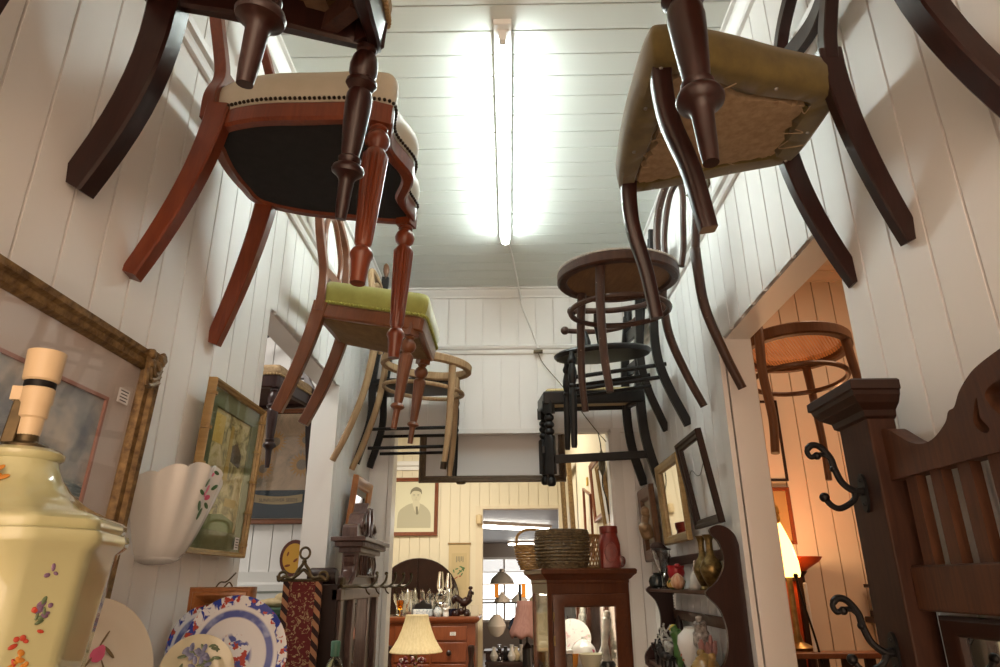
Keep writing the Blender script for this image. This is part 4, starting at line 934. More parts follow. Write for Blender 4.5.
b = MB(); b.tube(cr([(-.088, -.006, .004), (-.082, -.008, -.012), (-.065, -.008, .0), (-.04, -.008, -.006), (-.02, -.008, .006), (0, -.008, .022), (.02, -.008, .006), (.04, -.008, -.006), (.065, -.008, 0), (.082, -.008, -.012), (.088, -.006, .004)], 6), .006, 8)
for s in (-1, 1):
    b.tube([(s * .07 + .014 * math.cos(t), -.008, .004 + .012 * math.sin(t)) for t in [k * .5 for k in range(11)]], .005, 8); b.tube(cr([(s * .03, -.008, -.004), (s * .02, -.008, .02), (s * .008, -.008, .035), (0, -.008, .05)], 5), .0055, 8)
b.tube([(-.075, -.004, -.012), (.075, -.004, -.012)], .005, 8); b.build('brass_mount', M['bronze'], bp)
b = MB(); b.tube([(.017 * math.cos(t), -.008, .077 + .019 * math.sin(t)) for t in [k * 2 * PI / 24 for k in range(24)]], .0042, 8, True); b.lathe([(.007, .04), (.009, .05), (.005, .058)], (0, -.008, 0), None, 12); b.build('ring', M['bronze'], bp)
# green glass bottle on the dresser
bt = empty('bottle', (-.555, 2.33, 1.30), None, 'green capped glass bottle standing beneath the red bell pull', 'bottle')
b = MB(); b.lathe([(.024, 0), (.027, .004), (.027, .055), (.020, .075), (.012, .085), (.011, .09)], n=20); b.build('glass_body', glass('green_glass', (.55, .75, .62), .08), bt)
MB().lathe([(.0125, .086), (.014, .088), (.015, .128), (.013, .131)], n=18).build('cap', plain('green_cap', (.06, .16, .10), .4), bt)

# side room seen through the left opening
sf = empty('sunflower_poster', (-1.13, 3.505, 2.185), MFRONT, 'framed sunflower seed poster seen through the left opening', 'framed picture')
W_, H_ = .44, .60
frame_mesh(W_, H_, fprof(.028, .02)).build('frame', M['brown'], sf)
flatq(W_ - .05, H_ - .05, .003).build('print', art_blotch('sunflower_print', [(.3, (.26, .27, .23)), (.45, (.58, .45, .31)), (.6, (.72, .55, .38)), (.75, (.48, .47, .41))], 7), sf)
pe = plain('print_petal', (.66, .40, .17), .8); ey = plain('print_eye', (.36, .30, .22), .8); bl = plain('print_blue', (.05, .07, .09), .8); rb = plain('print_ribbon', (.50, .38, .20), .8)
for x, y, r_ in ((-.10, .12, .062), (.06, .13, .05), (-.15, -.02, .055), (.05, .0, .068), (.13, .06, .05)):
    poly = []
    for k in range(36): rr = r_ * (1 if k % 2 else .62); poly.append((x + rr * math.cos(k * PI / 18), y + rr * math.sin(k * PI / 18)))
    o = flatpoly(poly, .0055, pe, sf, 'printed_flower'); flatpoly([(x + r_ * .4 * math.cos(k * PI / 8), y + r_ * .4 * math.sin(k * PI / 8)) for k in range(16)], .0062, ey, o, 'flower_eye')
flatpoly([(-.19, -.27), (.19, -.27), (.19, -.13), (-.19, -.13)], .0053, bl, sf, 'printed_panel')
ribn = [(-.175 + .0245 * k, -.172 - .012 * math.sin(k / 10 * PI)) for k in range(11)]
flatpoly([(x, y + .022) for x, y in ribn] + [(x, y - .018) for x, y in ribn[::-1]], .0066, rb, sf, 'printed_ribbon')
text_mesh('SUNFLOWER SEEDS', .0225, (-.0525, -.181, .0076), Matrix.Identity(3), M['ink'], sf, 'lettering', .0003)
flatq(W_ - .05, H_ - .05, .012, .0012).build('glass', M['clear'], sf)
ov = empty('oval_plaque', (-1.072, 3.505, 1.722), MFRONT, 'yellow oval plaque with dark red rim low on the left side room wall', 'plaque')
MB().prism([(.072 * math.cos(k * PI / 16), .088 * math.sin(k * PI / 16)) for k in range(32)], 0, .012).build('rim', plain('plaque_red', (.10, .02, .012), .4), ov, bevel=.003)
MB().prism([(.055 * math.cos(k * PI / 16), .070 * math.sin(k * PI / 16)) for k in range(32)], .012, .016).build('face', plain('plaque_yellow', (.58, .30, .03), .45), ov)
petals(ov, 'painted_leaf', plain('plaque_brown', (.22, .05, .01), .5), [((-.028, -.035, .0165), (0, 0, 1), .016, .006, .2), ((-.03, .02, .0165), (0, 0, 1), .012, .005, 1.3), ((.01, -.01, .0165), (0, 0, 1), .014, .006, .7)])
gb = empty('green_chest', (-1.15, 3.30, 0), None, 'dark green painted chest seen through the left opening below the plaque', 'chest')
MB().box(-.5, .2, -.15, .2, .0, 1.47).build('body', plain('dark_green_paint', (.012, .05, .02), .4), gb, bevel=.006)
MB().box(-.52, .22, -.17, .2, 1.47, 1.505).build('lid', plain('green_lid', (.016, .06, .026), .35), gb, bevel=.008)
b = MB(); b.ball((0, 0, .018), (.06, .04, .02)).ball((.035, .005, .032), (.035, .03, .028)).ball((-.04, 0, .016), (.05, .035, .016)); o = b.build('folded_cloth', two_tone('cream_cloth', (.50, .38, .2), (.62, .5, .3), 30, .9)); o.location = (-1.07, 3.25, 1.505); tag(o, 'cream cloth bundle lying on the dark green chest', 'cloth')
# ------------------------------------------------------------------ things on and along the right wall
def holed_plate(b, outer, holes, x0, x1):
    """flat board in the yz plane between x0 and x1, with cut-outs"""
    es = []; loops = []
    for lp in [outer] + holes:
        vs = [b.v((x0, y, z)) for y, z in lp]; loops.append(vs)
        for i in range(len(vs)): es.append(b.bm.edges.new((vs[i], vs[(i + 1) % len(vs)])))
    r = bmesh.ops.triangle_fill(b.bm, use_beauty=True, use_dissolve=False, edges=es)
    fs = [f for f in r['geom'] if isinstance(f, bmesh.types.BMFace)]
    ex = bmesh.ops.extrude_face_region(b.bm, geom=fs); vv = [v for v in ex['geom'] if isinstance(v, bmesh.types.BMVert)]
    bmesh.ops.translate(b.bm, verts=vv, vec=(x1 - x0, 0, 0)); return b
M['oakpost'] = wood('brown_oak_post', (.026, .010, .006), (.055, .022, .012), rough=.5, coat=.0, spec=.2, scale=11)
hs = empty('hall_stand', (0, 0, 0), None, 'tall dark oak hall stand with iron coat hooks and slats on the right', 'hall stand')
YM = .735; Y0, Y1 = 1.145, 1.25
for y0, y1 in ((Y0, Y1), (2 * YM - Y1, 2 * YM - Y0)):
    p_ = MB().box(.62, .668, y0, y1, 0, 1.875).build('post', M['oakpost'], hs, bevel=.003)
    b = MB(); rn = []
    for q, z in ((0, 1.862), (.006, 1.866), (.008, 1.876), (.022, 1.886), (.030, 1.898), (.032, 1.905), (.036, 1.907), (.036, 1.922), (.030, 1.926)): rn.append([(.62 - q, y0 - q, z), (.668, y0 - q, z), (.668, y1 + q, z), (.62 - q, y1 + q, z)])
    b.loft(rn); b.build('cap', M['oakdark'], p_, smooth=0)
half = [(1.145, 1.842), (1.127, 1.840), (1.104, 1.826), (1.072, 1.807), (1.039, 1.798), (1.008, 1.801), (.975, 1.816), (.962, 1.830), (.947, 1.833), (.930, 1.850), (.905, 1.865), (.883, 1.873), (.845, 1.880), (.80, 1.885), (.735, 1.888)]
hp = cr(half, 4); outer = [(1.147, 1.757)] + hp + [(2 * YM - y, z) for y, z in hp[::-1][1:]] + [(2 * YM - 1.147, 1.757)]
h1 = cr([(.898, 1.834), (.911, 1.816), (.915, 1.801), (.906, 1.788), (.895, 1.784), (.889, 1.789), (.894, 1.797), (.900, 1.806), (.899, 1.820)], 3, True)
h2 = cr([(.845, 1.842), (.868, 1.841), (.880, 1.834), (.879, 1.823), (.868, 1.806), (.85, 1.795), (.842, 1.815)], 3, True)
h3 = cr([(.735 + .05 * math.cos(t), 1.82 + .022 * math.sin(t)) for t in [k * PI / 6 for k in range(12)]], 2, True)
b = MB(); holed_plate(b, outer, [h1, h2, [(2 * YM - y, z) for y, z in h1[::-1]], [(2 * YM - y, z) for y, z in h2[::-1]], h3], .640, .670); b.build('pediment_board', M['oak'], hs, smooth=25)
MB().box(.640, .668, 2 * YM - Y0, Y0, 1.555, 1.622).build('middle_rail', M['oak'], hs, bevel=.003)
MB().box(.640, .668, 2 * YM - Y0, Y0, .50, .56).build('lower_rail', M['oak'], hs, bevel=.003)
for k in range(7):
    y = 1.103 - k * .0665; MB().box(.648, .664, y - .014, y + .014, 1.615, 1.765).build('slat', M['oak'], hs, smooth=0)
for k in range(4):
    for s in (0,):
        y = .62 - k * .0665; MB().box(.648, .664, y - .014, y + .014, 1.615, 1.765).build('slat', M['oak'], hs, smooth=0)
b = MB()
mw, mh = Y0 - (2 * YM - Y0) - .07, .99
fm = frame_mesh(mw, mh, [(0, 0), (0, .02), (.006, .024), (.022, .018), (.028, .012), (.028, 0)]).build('mirror_frame', M['oakdark'], hs); fm.matrix_local = Matrix.Translation((.668, YM, 1.055)) @ MRIGHT.to_4x4()
o = flatq(mw - .05, mh - .05, .004, .003).build('mirror', M['mirror'], hs); o.matrix_local = Matrix.Translation((.668, YM, 1.055)) @ MRIGHT.to_4x4()
MB().box(.45, .70, 2 * YM - Y1, Y1, .62, .66).build('shelf', M['oak'], hs, bevel=.005)
def coat_hook(y, z, base_x=.62):
    hk = MB(); up = [(.008, 0), (-.018, .002), (-.037, .017), (-.046, .041), (-.050, .060), (-.064, .079), (-.079, .083), (-.089, .073), (-.084, .062), (-.072, .066)]
    hk.tube(cr([(base_x + x, y, z - .744 + .744 + q) for x, q in up], 6), [.0058] * 40 + [.0045] * 14, 10)
    hk.tube(cr([(base_x - .072, y, z + .066), (base_x - .058, y, z + .065), (base_x - .046, y, z + .050), (base_x - .043, y, z + .030), (base_x - .027, y, z + .007), (base_x - .010, y, z - .004)], 6), .0042, 8)
    hk.tube(cr([(base_x + .004, y, z + .004), (base_x - .014, y, z + .002), (base_x - .020, y, z - .010), (base_x - .030, y, z - .019), (base_x - .049, y, z - .027), (base_x - .063, y, z - .021), (base_x - .071, y, z - .009)], 6), .0052, 10)
    hk.ball((base_x - .072, y, z - .008), .0085, seg=12, rings=8); hk.ball((base_x - .073, y, z + .064), .007, seg=12, rings=8); hk.ball((base_x - .048, y, z + .041), .0065, seg=10, rings=6)
    hk.prism(cr([(y - .010, z + .022), (y, z + .032), (y + .010, z + .022), (y + .012, z), (y + .008, z - .026), (y, z - .034), (y - .008, z - .026), (y - .012, z)], 4, True), base_x - .005, base_x + .001, 'yz')
    hk.ball((base_x - .005, y, z + .020), .0035, seg=8, rings=6); hk.ball((base_x - .005, y, z - .020), .0035, seg=8, rings=6)
    return hk.build('coat_hook', M['iron'], hs)
for y, z in ((1.198, 1.744), (1.198, 1.490), (2 * YM - 1.198, 1.744), (2 * YM - 1.198, 1.490)): coat_hook(y, z)

# wall shelf unit with scrolled sides
sh = empty('wall_shelf', (0, 0, 0), None, 'dark wooden wall shelf with scrolled sides holding vases and ornaments on the right wall', 'wall shelf')
prof = cr([(.702, 1.70), (.692, 1.735), (.668, 1.758), (.640, 1.764), (.618, 1.752), (.622, 1.735), (.640, 1.715), (.650, 1.682), (.647, 1.640), (.622, 1.600), (.592, 1.578), (.585, 1.566), (.600, 1.548), (.622, 1.522), (.636, 1.475), (.634, 1.420), (.618, 1.378), (.580, 1.345), (.560, 1.315), (.560, 1.28)], 4) + [(.58, 1.262), (.702, 1.262)]
for y0 in (2.155, 3.085): MB().prism(prof, y0, y0 + .018, 'xz').build('side_panel', M['dark'] if y0 < 3 else M['dark'], sh, smooth=30)
MB().box(.596, .706, 2.173, 3.085, 1.562, 1.574).build('shelf', M['oak'], sh, bevel=.002)
MB().box(.572, .706, 2.173, 3.085, 1.285, 1.30).build('shelf', M['oak'], sh, bevel=.002)
MB().box(.692, .708, 2.173, 3.085, 1.665, 1.70).build('back_rail', M['dark'], sh, bevel=.002)
MB().box(.692, .708, 2.173, 3.085, 1.455, 1.49).build('back_rail', M['oak'], sh, bevel=.002)
# ornaments on the upper shelf
zt = 1.574
def lathe_thing(name, label, cat, loc, prof, mat, part='body', n=28, group=None):
    t = empty(name, loc, None, label, cat, group); MB().lathe(prof, n=n).build(part, mat, t, smooth=45); return t
M['vasebrass'] = two_tone('patterned_brass', (.10, .065, .02), (.30, .20, .07), 60, .35, metal=.7, bmp=.4)
vb = [(.020, 0), (.022, .004), (.016, .012), (.026, .030), (.036, .055), (.037, .068), (.028, .088), (.014, .105), (.011, .125), (.0115, .150), (.017, .166), (.021, .170), (.019, .170), (.010, .150), (.008, .11)]
lathe_thing('brass_vase', 'patterned brass vase with narrow neck at near end of the wall shelf', 'vase', (.648, 2.29, zt), vb, M['vasebrass'], 'vase_body')
lathe_thing('brass_vase', 'second brass vase with flared mouth, half hidden behind the patterned one', 'vase', (.655, 2.41, zt), [(r * .9, z * 1.02) for r, z in vb], M['vasebrass'], 'vase_body')
lp = empty('lace_plate', (.697, 2.235, zt + .0), MRIGHT @ rx(-.12), 'round openwork metal plate propped against wall at near end of the shelf', 'plate')
b = MB(); b.lathe([(.002, .004), (.04, .004), (.055, .007), (.058, .006), (.04, 0), (.002, 0)], (0, .062, 0), n=40)
for k in range(16): b.ball((.049 * math.cos(k * PI / 8), .062 + .049 * math.sin(k * PI / 8), .008), (.006, .006, .003), seg=8, rings=5)
for k in range(10): b.ball((.028 * math.cos(k * PI / 5), .062 + .028 * math.sin(k * PI / 5), .006), (.006, .006, .003), seg=8, rings=5)
b.build('dish', two_tone('pewter_lace', (.16, .13, .11), (.42, .36, .30), 90, .45, metal=.5), lp)
sl = empty('lacy_shell', (.655, 2.52, zt), None, 'small white lacy ornament standing left of the brass vases', 'ornament')
b = MB(); random.seed(8); b.lathe([(.022, 0), (.026, .01), (.024, .03), (.018, .05), (.008, .062), (.001, .064)], n=14)
for k in range(70): a = random.random() * 6.3; z = random.random() * .058; q = .025 - z * .28; b.ball((q * math.cos(a), q * math.sin(a), z), .0048, seg=6, rings=4)
b.build('shell_body', plain('bisque_white', (.62, .60, .55), .6), sl)
gp2 = empty('glass_plate', (.672, 2.60, zt + .002), MRIGHT @ rx(-.2), 'square clear glass plate leaning on wall behind the red bird', 'plate'); flatq(.11, .10, 0, .004).build('pane', M['crystal'], gp2).location = (0, .05, 0)
rb_ = empty('bird_ornament', (.628, 2.70, zt), None, 'red rose bowl ornament with little yellow birds and green leaves on shelf', 'ornament')
b = MB(); b.lathe([(.012, .028), (.026, .040), (.032, .058), (.030, .072), (.034, .084), (.030, .082), (.024, .066), (.004, .05)], n=18).ball((.0, -.028, .082), (.012, .016, .009)).build('red_flower', plain('rose_red', (.32, .012, .016), .35), rb_)
b = MB()
for x, y, s in ((-.018, .03, 1), (-.005, .055, .8), (-.022, -.02, .9)): b.ball((x, y, .018 * s), (.013 * s, .018 * s, .015 * s)).ball((x, y - .014 * s, .036 * s), .009 * s)
b.build('yellow_birds', plain('bird_yellow', (.50, .30, .06), .35), rb_)
b = MB()
for a in range(7): b.ball((.02 * math.cos(a), .03 * math.sin(a), .026), (.012, .018, .004), rz(a) @ rx(.5))
b.lathe([(.024, 0), (.026, .006), (.016, .018), (.014, .03)], n=16); b.build('leaves', plain('leaf_dark_green', (.04, .14, .03), .4), rb_)
nb = empty('gourd_ornament', (.612, 2.615, zt), None, 'small orange and white striped gourd ornament at shelf edge with hanging tag', 'ornament')
b = MB(); b.lathe([(.010, 0), (.022, .010), (.026, .024), (.022, .040), (.012, .050), (.004, .056), (.001, .056)], n=28)
b.build('gourd_body', two_tone('striped_gourd', (.40, .16, .07), (.62, .45, .32), 16, .3, stretch=(6, 6, .4)), nb)
price_tag(nb, -.022, -.012, -.040, .016, .044, MRIGHT @ ry(-PI / 2) if 0 else MRIGHT, 'hanging_tag')
bn = empty('glass_goblet', (.640, 2.99, zt), None, 'clear glass goblet with dark rim at far end of the wall shelf', 'goblet')
MB().lathe([(.026, 0), (.026, .004), (.006, .010), (.005, .045), (.012, .06), (.030, .10), (.040, .155), (.038, .156), (.028, .10), (.010, .064), (.001, .062)], n=24).build('bowl', M['crystal'], bn)
MB().tube([(.0392 * math.cos(k * PI / 14), .0392 * math.sin(k * PI / 14), .155) for k in range(28)], .003, 6, True).build('dark_rim', M['blackfig'], bn)
dj = empty('dark_jar', (.625, 3.045, zt), None, 'round dark glass jar beneath the goblet at far end of shelf', 'jar'); MB().lathe([(.02, 0), (.032, .012), (.035, .03), (.028, .048), (.014, .056), (.016, .062), (.003, .064)], n=24).build('jar_body', plain('dark_glass', (.02, .025, .025), .08), dj)
# lower shelf
zl = 1.30
wv = lathe_thing('porcelain_vase', 'white porcelain baluster vase with painted sprigs on the lower wall shelf', 'vase', (.630, 2.565, zl), [(.024, 0), (.026, .006), (.030, .03), (.042, .065), (.050, .098), (.046, .125), (.030, .140), (.024, .146), (.026, .152), (.022, .152), (.02, .14)], M['porcelain'], 'vase_body', 36)
petals(wv, 'painted_sprig', plain('sprig_brown', (.36, .12, .06), .3), [((-.040 - .004 * math.sin(k), -.022 + .012 * (k % 3), .05 + .014 * k), (-1, -.5, .1), .006, .0035, k) for k in range(6)])
fb = empty('bird_figurine', (.645, 2.49, zl), None, 'grey and white crested bird figurine behind the white vase', 'figurine')
b = MB(); b.tube(cr([(0, 0, 0), (0, .005, .06), (.0, .0, .12), (-.004, -.012, .165), (-.008, -.02, .192)], 6), [.024, .022, .028, .022, .012, .004], 14); b.ball((0, -.03, .17), (.007, .02, .005)); b.prism([(.01, .10), (.06, .05), (.035, .14), (.012, .17)], -.004, .004, 'yz'); b.build('bird_body', two_tone('mottled_bird', (.10, .08, .07), (.60, .56, .52), 50, .4), fb)
tp = empty('teapot', (.600, 2.30, zl), None, 'small honey yellow teapot with two knobs at near end of the lower shelf', 'teapot')
ty = plain('honey_glaze', (.27, .16, .05), .2)
MB().lathe([(.026, 0), (.030, .004), (.046, .03), (.048, .05), (.036, .07), (.03, .074), (.028, .08), (.012, .09), (.001, .094)], n=28).build('pot_body', ty, tp)
b = MB(); b.tube(cr([(0, -.042, .04), (0, -.064, .05), (0, -.072, .075), (0, -.082, .088)], 5), [.011, .006], 10); b.ball((0, -.082, .09), .012, seg=10, rings=6); b.build('spout', ty, tp)
b = MB(); b.tube(cr([(0, .04, .065), (0, .07, .07), (0, .072, .04), (0, .045, .028)], 6), .0055, 8); b.ball((0, .04, .088), .014, seg=10, rings=6); b.build('handle', ty, tp)
cq = empty('coral_ornament', (.64, 2.40, zl), None, 'dull pink coral shaped ornament between the white vase and teapot', 'ornament'); b = MB()
random.seed(9)
for k in range(9): a = random.random() * 6.3; b.tube(cr([(0, 0, 0), (.012 * math.cos(a), .012 * math.sin(a), .06), (.026 * math.cos(a), .026 * math.sin(a), .10 + random.random() * .04)], 4), [.008, .005], 7)
b.build('branches', plain('dull_pink', (.36, .17, .15), .6), cq)
wl = empty('wire_basket', (.62, 2.26, zl), None, 'little white wire basket at the near end of the lower shelf by the side panel', 'basket'); b = MB()
for z in (0.004, .03, .058): b.tube([((.016 + z * .3) * math.cos(k * PI / 10), (.016 + z * .3) * math.sin(k * PI / 10), z) for k in range(20)], .0025, 6, True)
for k in range(10): b.tube([(.017 * math.cos(k * PI / 5), .017 * math.sin(k * PI / 5), .004), (.034 * math.cos(k * PI / 5 + .3), .034 * math.sin(k * PI / 5 + .3), .06)], .002, 5)
b.build('wire_body', M['white'], wl).location = (-.02, -.03, 0)
wl.location = (.625, 2.225, zl)
ot = empty('oval_tray', (.690, 3.0, zl + .002), MRIGHT @ rx(-.05), 'dark oval tray standing on edge at far end of lower shelf', 'tray'); b = MB()
b.prism([(.055 * math.cos(k * PI / 16), .085 + .085 * math.sin(k * PI / 16)) for k in range(32)], 0, .012); b.build('tray_body', M['oakdark'], ot, bevel=.004)
gbd = empty('parrot_figurine', (.612, 2.68, zl), None, 'green and yellow parrot figurine left of the white vase', 'figurine'); b = MB()
b.tube(cr([(0, .0, 0), (-.004, 0, .05), (-.002, 0, .10), (-.012, .004, .135), (-.02, .004, .15)], 5), [.010, .020, .022, .014, .006], 12); b.prism([(-.012, .02), (.022, .03), (.014, .10), (-.008, .11)], -.018, .018, 'xz'); b.build('parrot_body', plain('parrot_green', (.055, .14, .03), .35), gbd)
MB().ball((-.016, .004, .142), (.013, .011, .013)).ball((-.026, .004, .138), (.008, .004, .005)).build('parrot_head', plain('parrot_yellow', (.55, .42, .06), .3), gbd)
wfig = empty('wire_figurine', (.60, 2.80, zl), None, 'pale wire and glass animal figure in front of the oval tray', 'figurine'); b = MB(); random.seed(2)
for k in range(14): y = random.uniform(-.07, .07); b.tube(cr([(random.uniform(-.02, .02), y, 0), (random.uniform(-.025, .02), y + .01, .05), (random.uniform(-.03, .02), y + random.uniform(-.03, .03), .09), (random.uniform(-.03, .03), y + random.uniform(-.04, .04), random.uniform(.09, .15))], 4), [.005, .003, .004], 7)
b.ball((0, 0, .075), (.018, .06, .02)); b.build('figure_body', two_tone('frosted_figure', (.25, .24, .22), (.68, .67, .63), 60, .3), wfig)
def creature(loc, label, s, mat):
    t = empty('animal_figurine', loc, rz(random.random() * 3), label, 'figurine', 'black animals on the lower shelf'); b = MB()
    b.tube(cr([(-.035 * s, 0, .045 * s), (0, 0, .05 * s), (.03 * s, 0, .055 * s), (.045 * s, 0, .085 * s), (.062 * s, 0, .088 * s)], 5), [.012 * s, .018 * s, .017 * s, .011 * s, .009 * s], 12)
    for x in (-.028, .026):
        for y in (-.01, .01): b.tube([(x * s, y * s, .045 * s), (x * s * 1.05, y * s, 0)], [.007 * s, .004 * s], 8)
    b.tube(cr([(-.035 * s, 0, .045 * s), (-.055 * s, 0, .055 * s), (-.06 * s, 0, .08 * s)], 4), .004 * s, 6); b.ball((.045 * s, .006 * s, .102 * s), (.003 * s, .003 * s, .009 * s), seg=6, rings=4).ball((.045 * s, -.006 * s, .102 * s), (.003 * s, .003 * s, .009 * s), seg=6, rings=4); b.build('animal_body', mat, t); return t
creature((.600, 2.90, zl), 'black animal figurine below the oval tray, furthest along the lower shelf', 1.0, M['blackfig'])
creature((.576, 2.735, zl), 'small black animal figurine in front of the pale wire figure', .85, M['blackfig'])
creature((.612, 3.04, zl), 'black animal figurine tucked into the far end of lower shelf', 1.05, M['blackfig'])

# frames on the right wall
picture('wall_mirror', 'gilt edged wall mirror hung above the far end of the scrolled shelf', 'mirror', (.682, 2.84, 1.915), MRIGHT @ rx(.05), .40, .335, .036, .022, M['bamboo'], M['mirror'])
em = picture('empty_picture', 'dark empty wooden frame with its hanging wire showing, leaning beside gilt mirror', 'frame', (.668, 2.375, 1.932), MRIGHT @ rx(.15), .30, .31, .030, .022, M['oakdark'])
b = MB(); b.tube(cr([(-.145, .02, .002), (-.08, .045, .0), (-.03, .02, 0), (.02, .02, 0), (.10, .055, 0), (.145, .03, .002)], 5), .0014, 5); b.build('hanging_wire', M['hookwire'], em)
cf = picture('framed_carving', 'brown frame with a carved wooden figure at the far end of right wall', 'frame', (.690, 3.375, 1.865), MRIGHT @ rx(.05), .31, .345, .06, .026, M['bentwarm'], plain('shadow_board', (.30, .24, .17), .6), prof=[(0, 0), (0, .02), (.01, .026), (.05, .022), (.06, .010), (.06, 0)])
b = MB(); b.tube(cr([(.04, .04, .03), (.05, -.01, .045), (.04, -.07, .03)], 5), [.018, .03, .02], 12); b.ball((.05, .055, .035), (.02, .026, .02)).ball((.06, -.02, .05), (.035, .025, .02)).build('carved_figure', M['bentlight'], cf)
# small iron hook under the picture rail
b = MB(); b.box(.708, .714, 2.02, 2.05, 2.90, 2.93).tube(cr([(.70, 2.03, 2.92), (.66, 2.03, 2.925), (.64, 2.03, 2.91), (.645, 2.03, 2.89), (.67, 2.03, 2.885)], 5), .004, 7).tube(cr([(.67, 2.03, 2.92), (.665, 2.03, 2.87), (.645, 2.03, 2.855), (.63, 2.03, 2.865)], 5), .004, 7); tag(b.build('wall_hook', M['bronze']), 'small metal hook on the right wall above the bentwood chair', 'hook')

# ------------------------------------------------------------------ through the right opening
lt = empty('lit_lamp', (1.140, 2.93, 1.345), None, 'glowing standard lamp with flame shaped cloth shade in the side room', 'lamp')
b = MB(); n_ = 24; rn = []
for z, r_, o in ((.27, .042, 0), (.285, .047, 0), (.33, .045, 0), (.40, .035, -.006), (.45, .024, -.014), (.50, .012, -.022)):
    rn.append([(o + r_ * (1 + .08 * math.cos(5 * 2 * PI * k / n_)) * math.cos(2 * PI * k / n_), r_ * (1 + .08 * math.cos(5 * 2 * PI * k / n_)) * math.sin(2 * PI * k / n_), z) for k in range(n_)])
b.loft(rn); b.build('lamp_shade', emit('lit_cloth_shade', (1., .50, .14), 2.6), lt)
b = MB(); random.seed(6)
for k in range(16): a = random.random() * 6.3; b.ball((-.022 + .014 * math.cos(a), .014 * math.sin(a), .47 + random.random() * .09), (.010, .010, .014), seg=8, rings=5)
b.build('gold_tassel', two_tone('gold_fringe', (.35, .16, .02), (.70, .42, .08), 80, .5), lt)
MB().lathe([(.055, 0), (.06, .01), (.02, .03), (.012, .06), (.012, .27)], n=18).build('stem', M['brass'], lt)
b = MB(); b.tube(cr([(.004, -.062, .27), (.012, -.075, .18), (.03, -.09, .06), (.04, -.10, -.04)], 6), .0045, 6); b.ball((.004, -.062, .275), .010, seg=10, rings=6); b.build('power_cord', M['iron'], lt)
od = empty('orange_uplight', (1.262, 3.15, 0), None, 'orange red dish lamp on dark post behind the glowing lamp', 'lamp')
MB().lathe([(.02, 1.62), (.05, 1.65), (.10, 1.68), (.115, 1.70), (.11, 1.70), (.04, 1.66)], n=28).build('dish', plain('orange_dish', (.62, .09, .02), .35), od)
MB().lathe([(.12, 0), (.12, .02), (.03, .05), (.03, 1.62), (.045, 1.64)], n=18).build('post', M['oakdark'], od)
rd = empty('orange_cloth', (1.165, 3.02, 0), None, 'orange red cloth hanging below the glowing lamp', 'cloth'); MB().sheet(lambda u, v: (-.05 + .10 * u, .012 * math.sin(u * 9), 1.02 + v * .58), 18, 4).build('cloth_fold', M['orange'], rd, solid=.003)
MB().box(-.06, .06, -.012, .02, 1.60, 1.615).box(.04, .055, -.01, .01, 0, 1.60).build('cloth_stand', M['oakdark'], rd)
cn = empty('white_candle', (1.172, 2.86, 1.345), None, 'thin white candle standing on the rail beside the glowing lamp', 'candle'); MB().lathe([(.007, .0), (.007, .245), (.003, .25)], n=12).build('candle_body', M['white'], cn)
br = empty('slatted_rail', (0, 0, 0), None, 'dark wooden slatted bed rail low in the right side room', 'bed rail')
MB().box(.98, 1.75, 2.80, 2.90, 1.325, 1.345).build('top_rail', M['brown'], br, bevel=.003)
MB().box(.98, 1.75, 2.81, 2.89, .90, .95).build('bottom_rail', M['brown'], br, bevel=.003)
for k in range(9): MB().box(1.0 + k * .088, 1.036 + k * .088, 2.84, 2.86, .95, 1.325).build('slat', M['oakdark'], br, smooth=0)
for x in (.98, 1.72): MB().box(x, x + .03, 2.83, 2.87, 0, 1.325).build('leg', M['brown'], br)
picture('white_print', 'narrow dark framed pale print on the side room wall beside the opening edge', 'framed picture', (1.30, 3.392, 2.27), MFRONT, .17, .41, .012, .016, M['oakdark'], plain('pale_print', (.72, .62, .52), .7))
picture('brown_print', 'red brown framed picture beneath the narrow pale print in side room', 'framed picture', (1.305, 3.392, 1.90), MFRONT, .15, .27, .018, .016, M['redwood'], plain('ochre_print', (.42, .26, .10), .7))
picture('red_print', 'small red brown frame behind the cane chair leg in side room', 'framed picture', (1.815, 3.392, 2.50), MFRONT, .12, .14, .02, .016, M['redwood'], plain('dark_print', (.16, .07, .04), .7))
ws = empty('wall_bracket', (1.80, 3.39, 1.42), None, 'dark wooden wall bracket shelf beside the hall stand post in side room', 'shelf')
MB().box(-.16, .16, -.12, 0, 0, .025).build('shelf_board', M['oakdark'], ws, bevel=.003); MB().prism([(-.10, 0.0), (0, 0), (0, -.14), (-.03, -.10)], -.012, .012, 'yz').build('bracket', M['oakdark'], ws)
b = MB(); b.box(-.14, .04, -.09, -.02, .025, .05).box(-.13, .03, -.08, -.03, .05, .15).box(-.145, .045, -.095, -.015, .15, .165); b.build('carved_box', M['oakdark']).location = (1.80, 3.39, 1.42); tag(bpy.data.objects['carved_box'], 'small dark carved box on the bracket shelf in side room', 'box')
# ------------------------------------------------------------------ framed panel under the bulkhead
hf_ = picture('large_picture', 'wide dark wooden frame with grey panel hung below the end wall above the doorway', 'frame', (-.09, YB + TH + .02, 2.285), MFRONT, .80, .345, .036, .03, M['bronzewood'] if 'bronzewood' in M else wood('dull_brown_frame', (.075, .045, .022), (.13, .085, .045), rough=.45, coat=.1), plain('frosted_panel', (.60, .60, .60), .5))
b = MB(); b.lathe([(.02, -.006), (.026, -.002), (.026, .004), (.012, .010)], (-.17, -.176, .015), MFRONT.transposed(), 18); b.build('knob', M['bronze'], hf_)

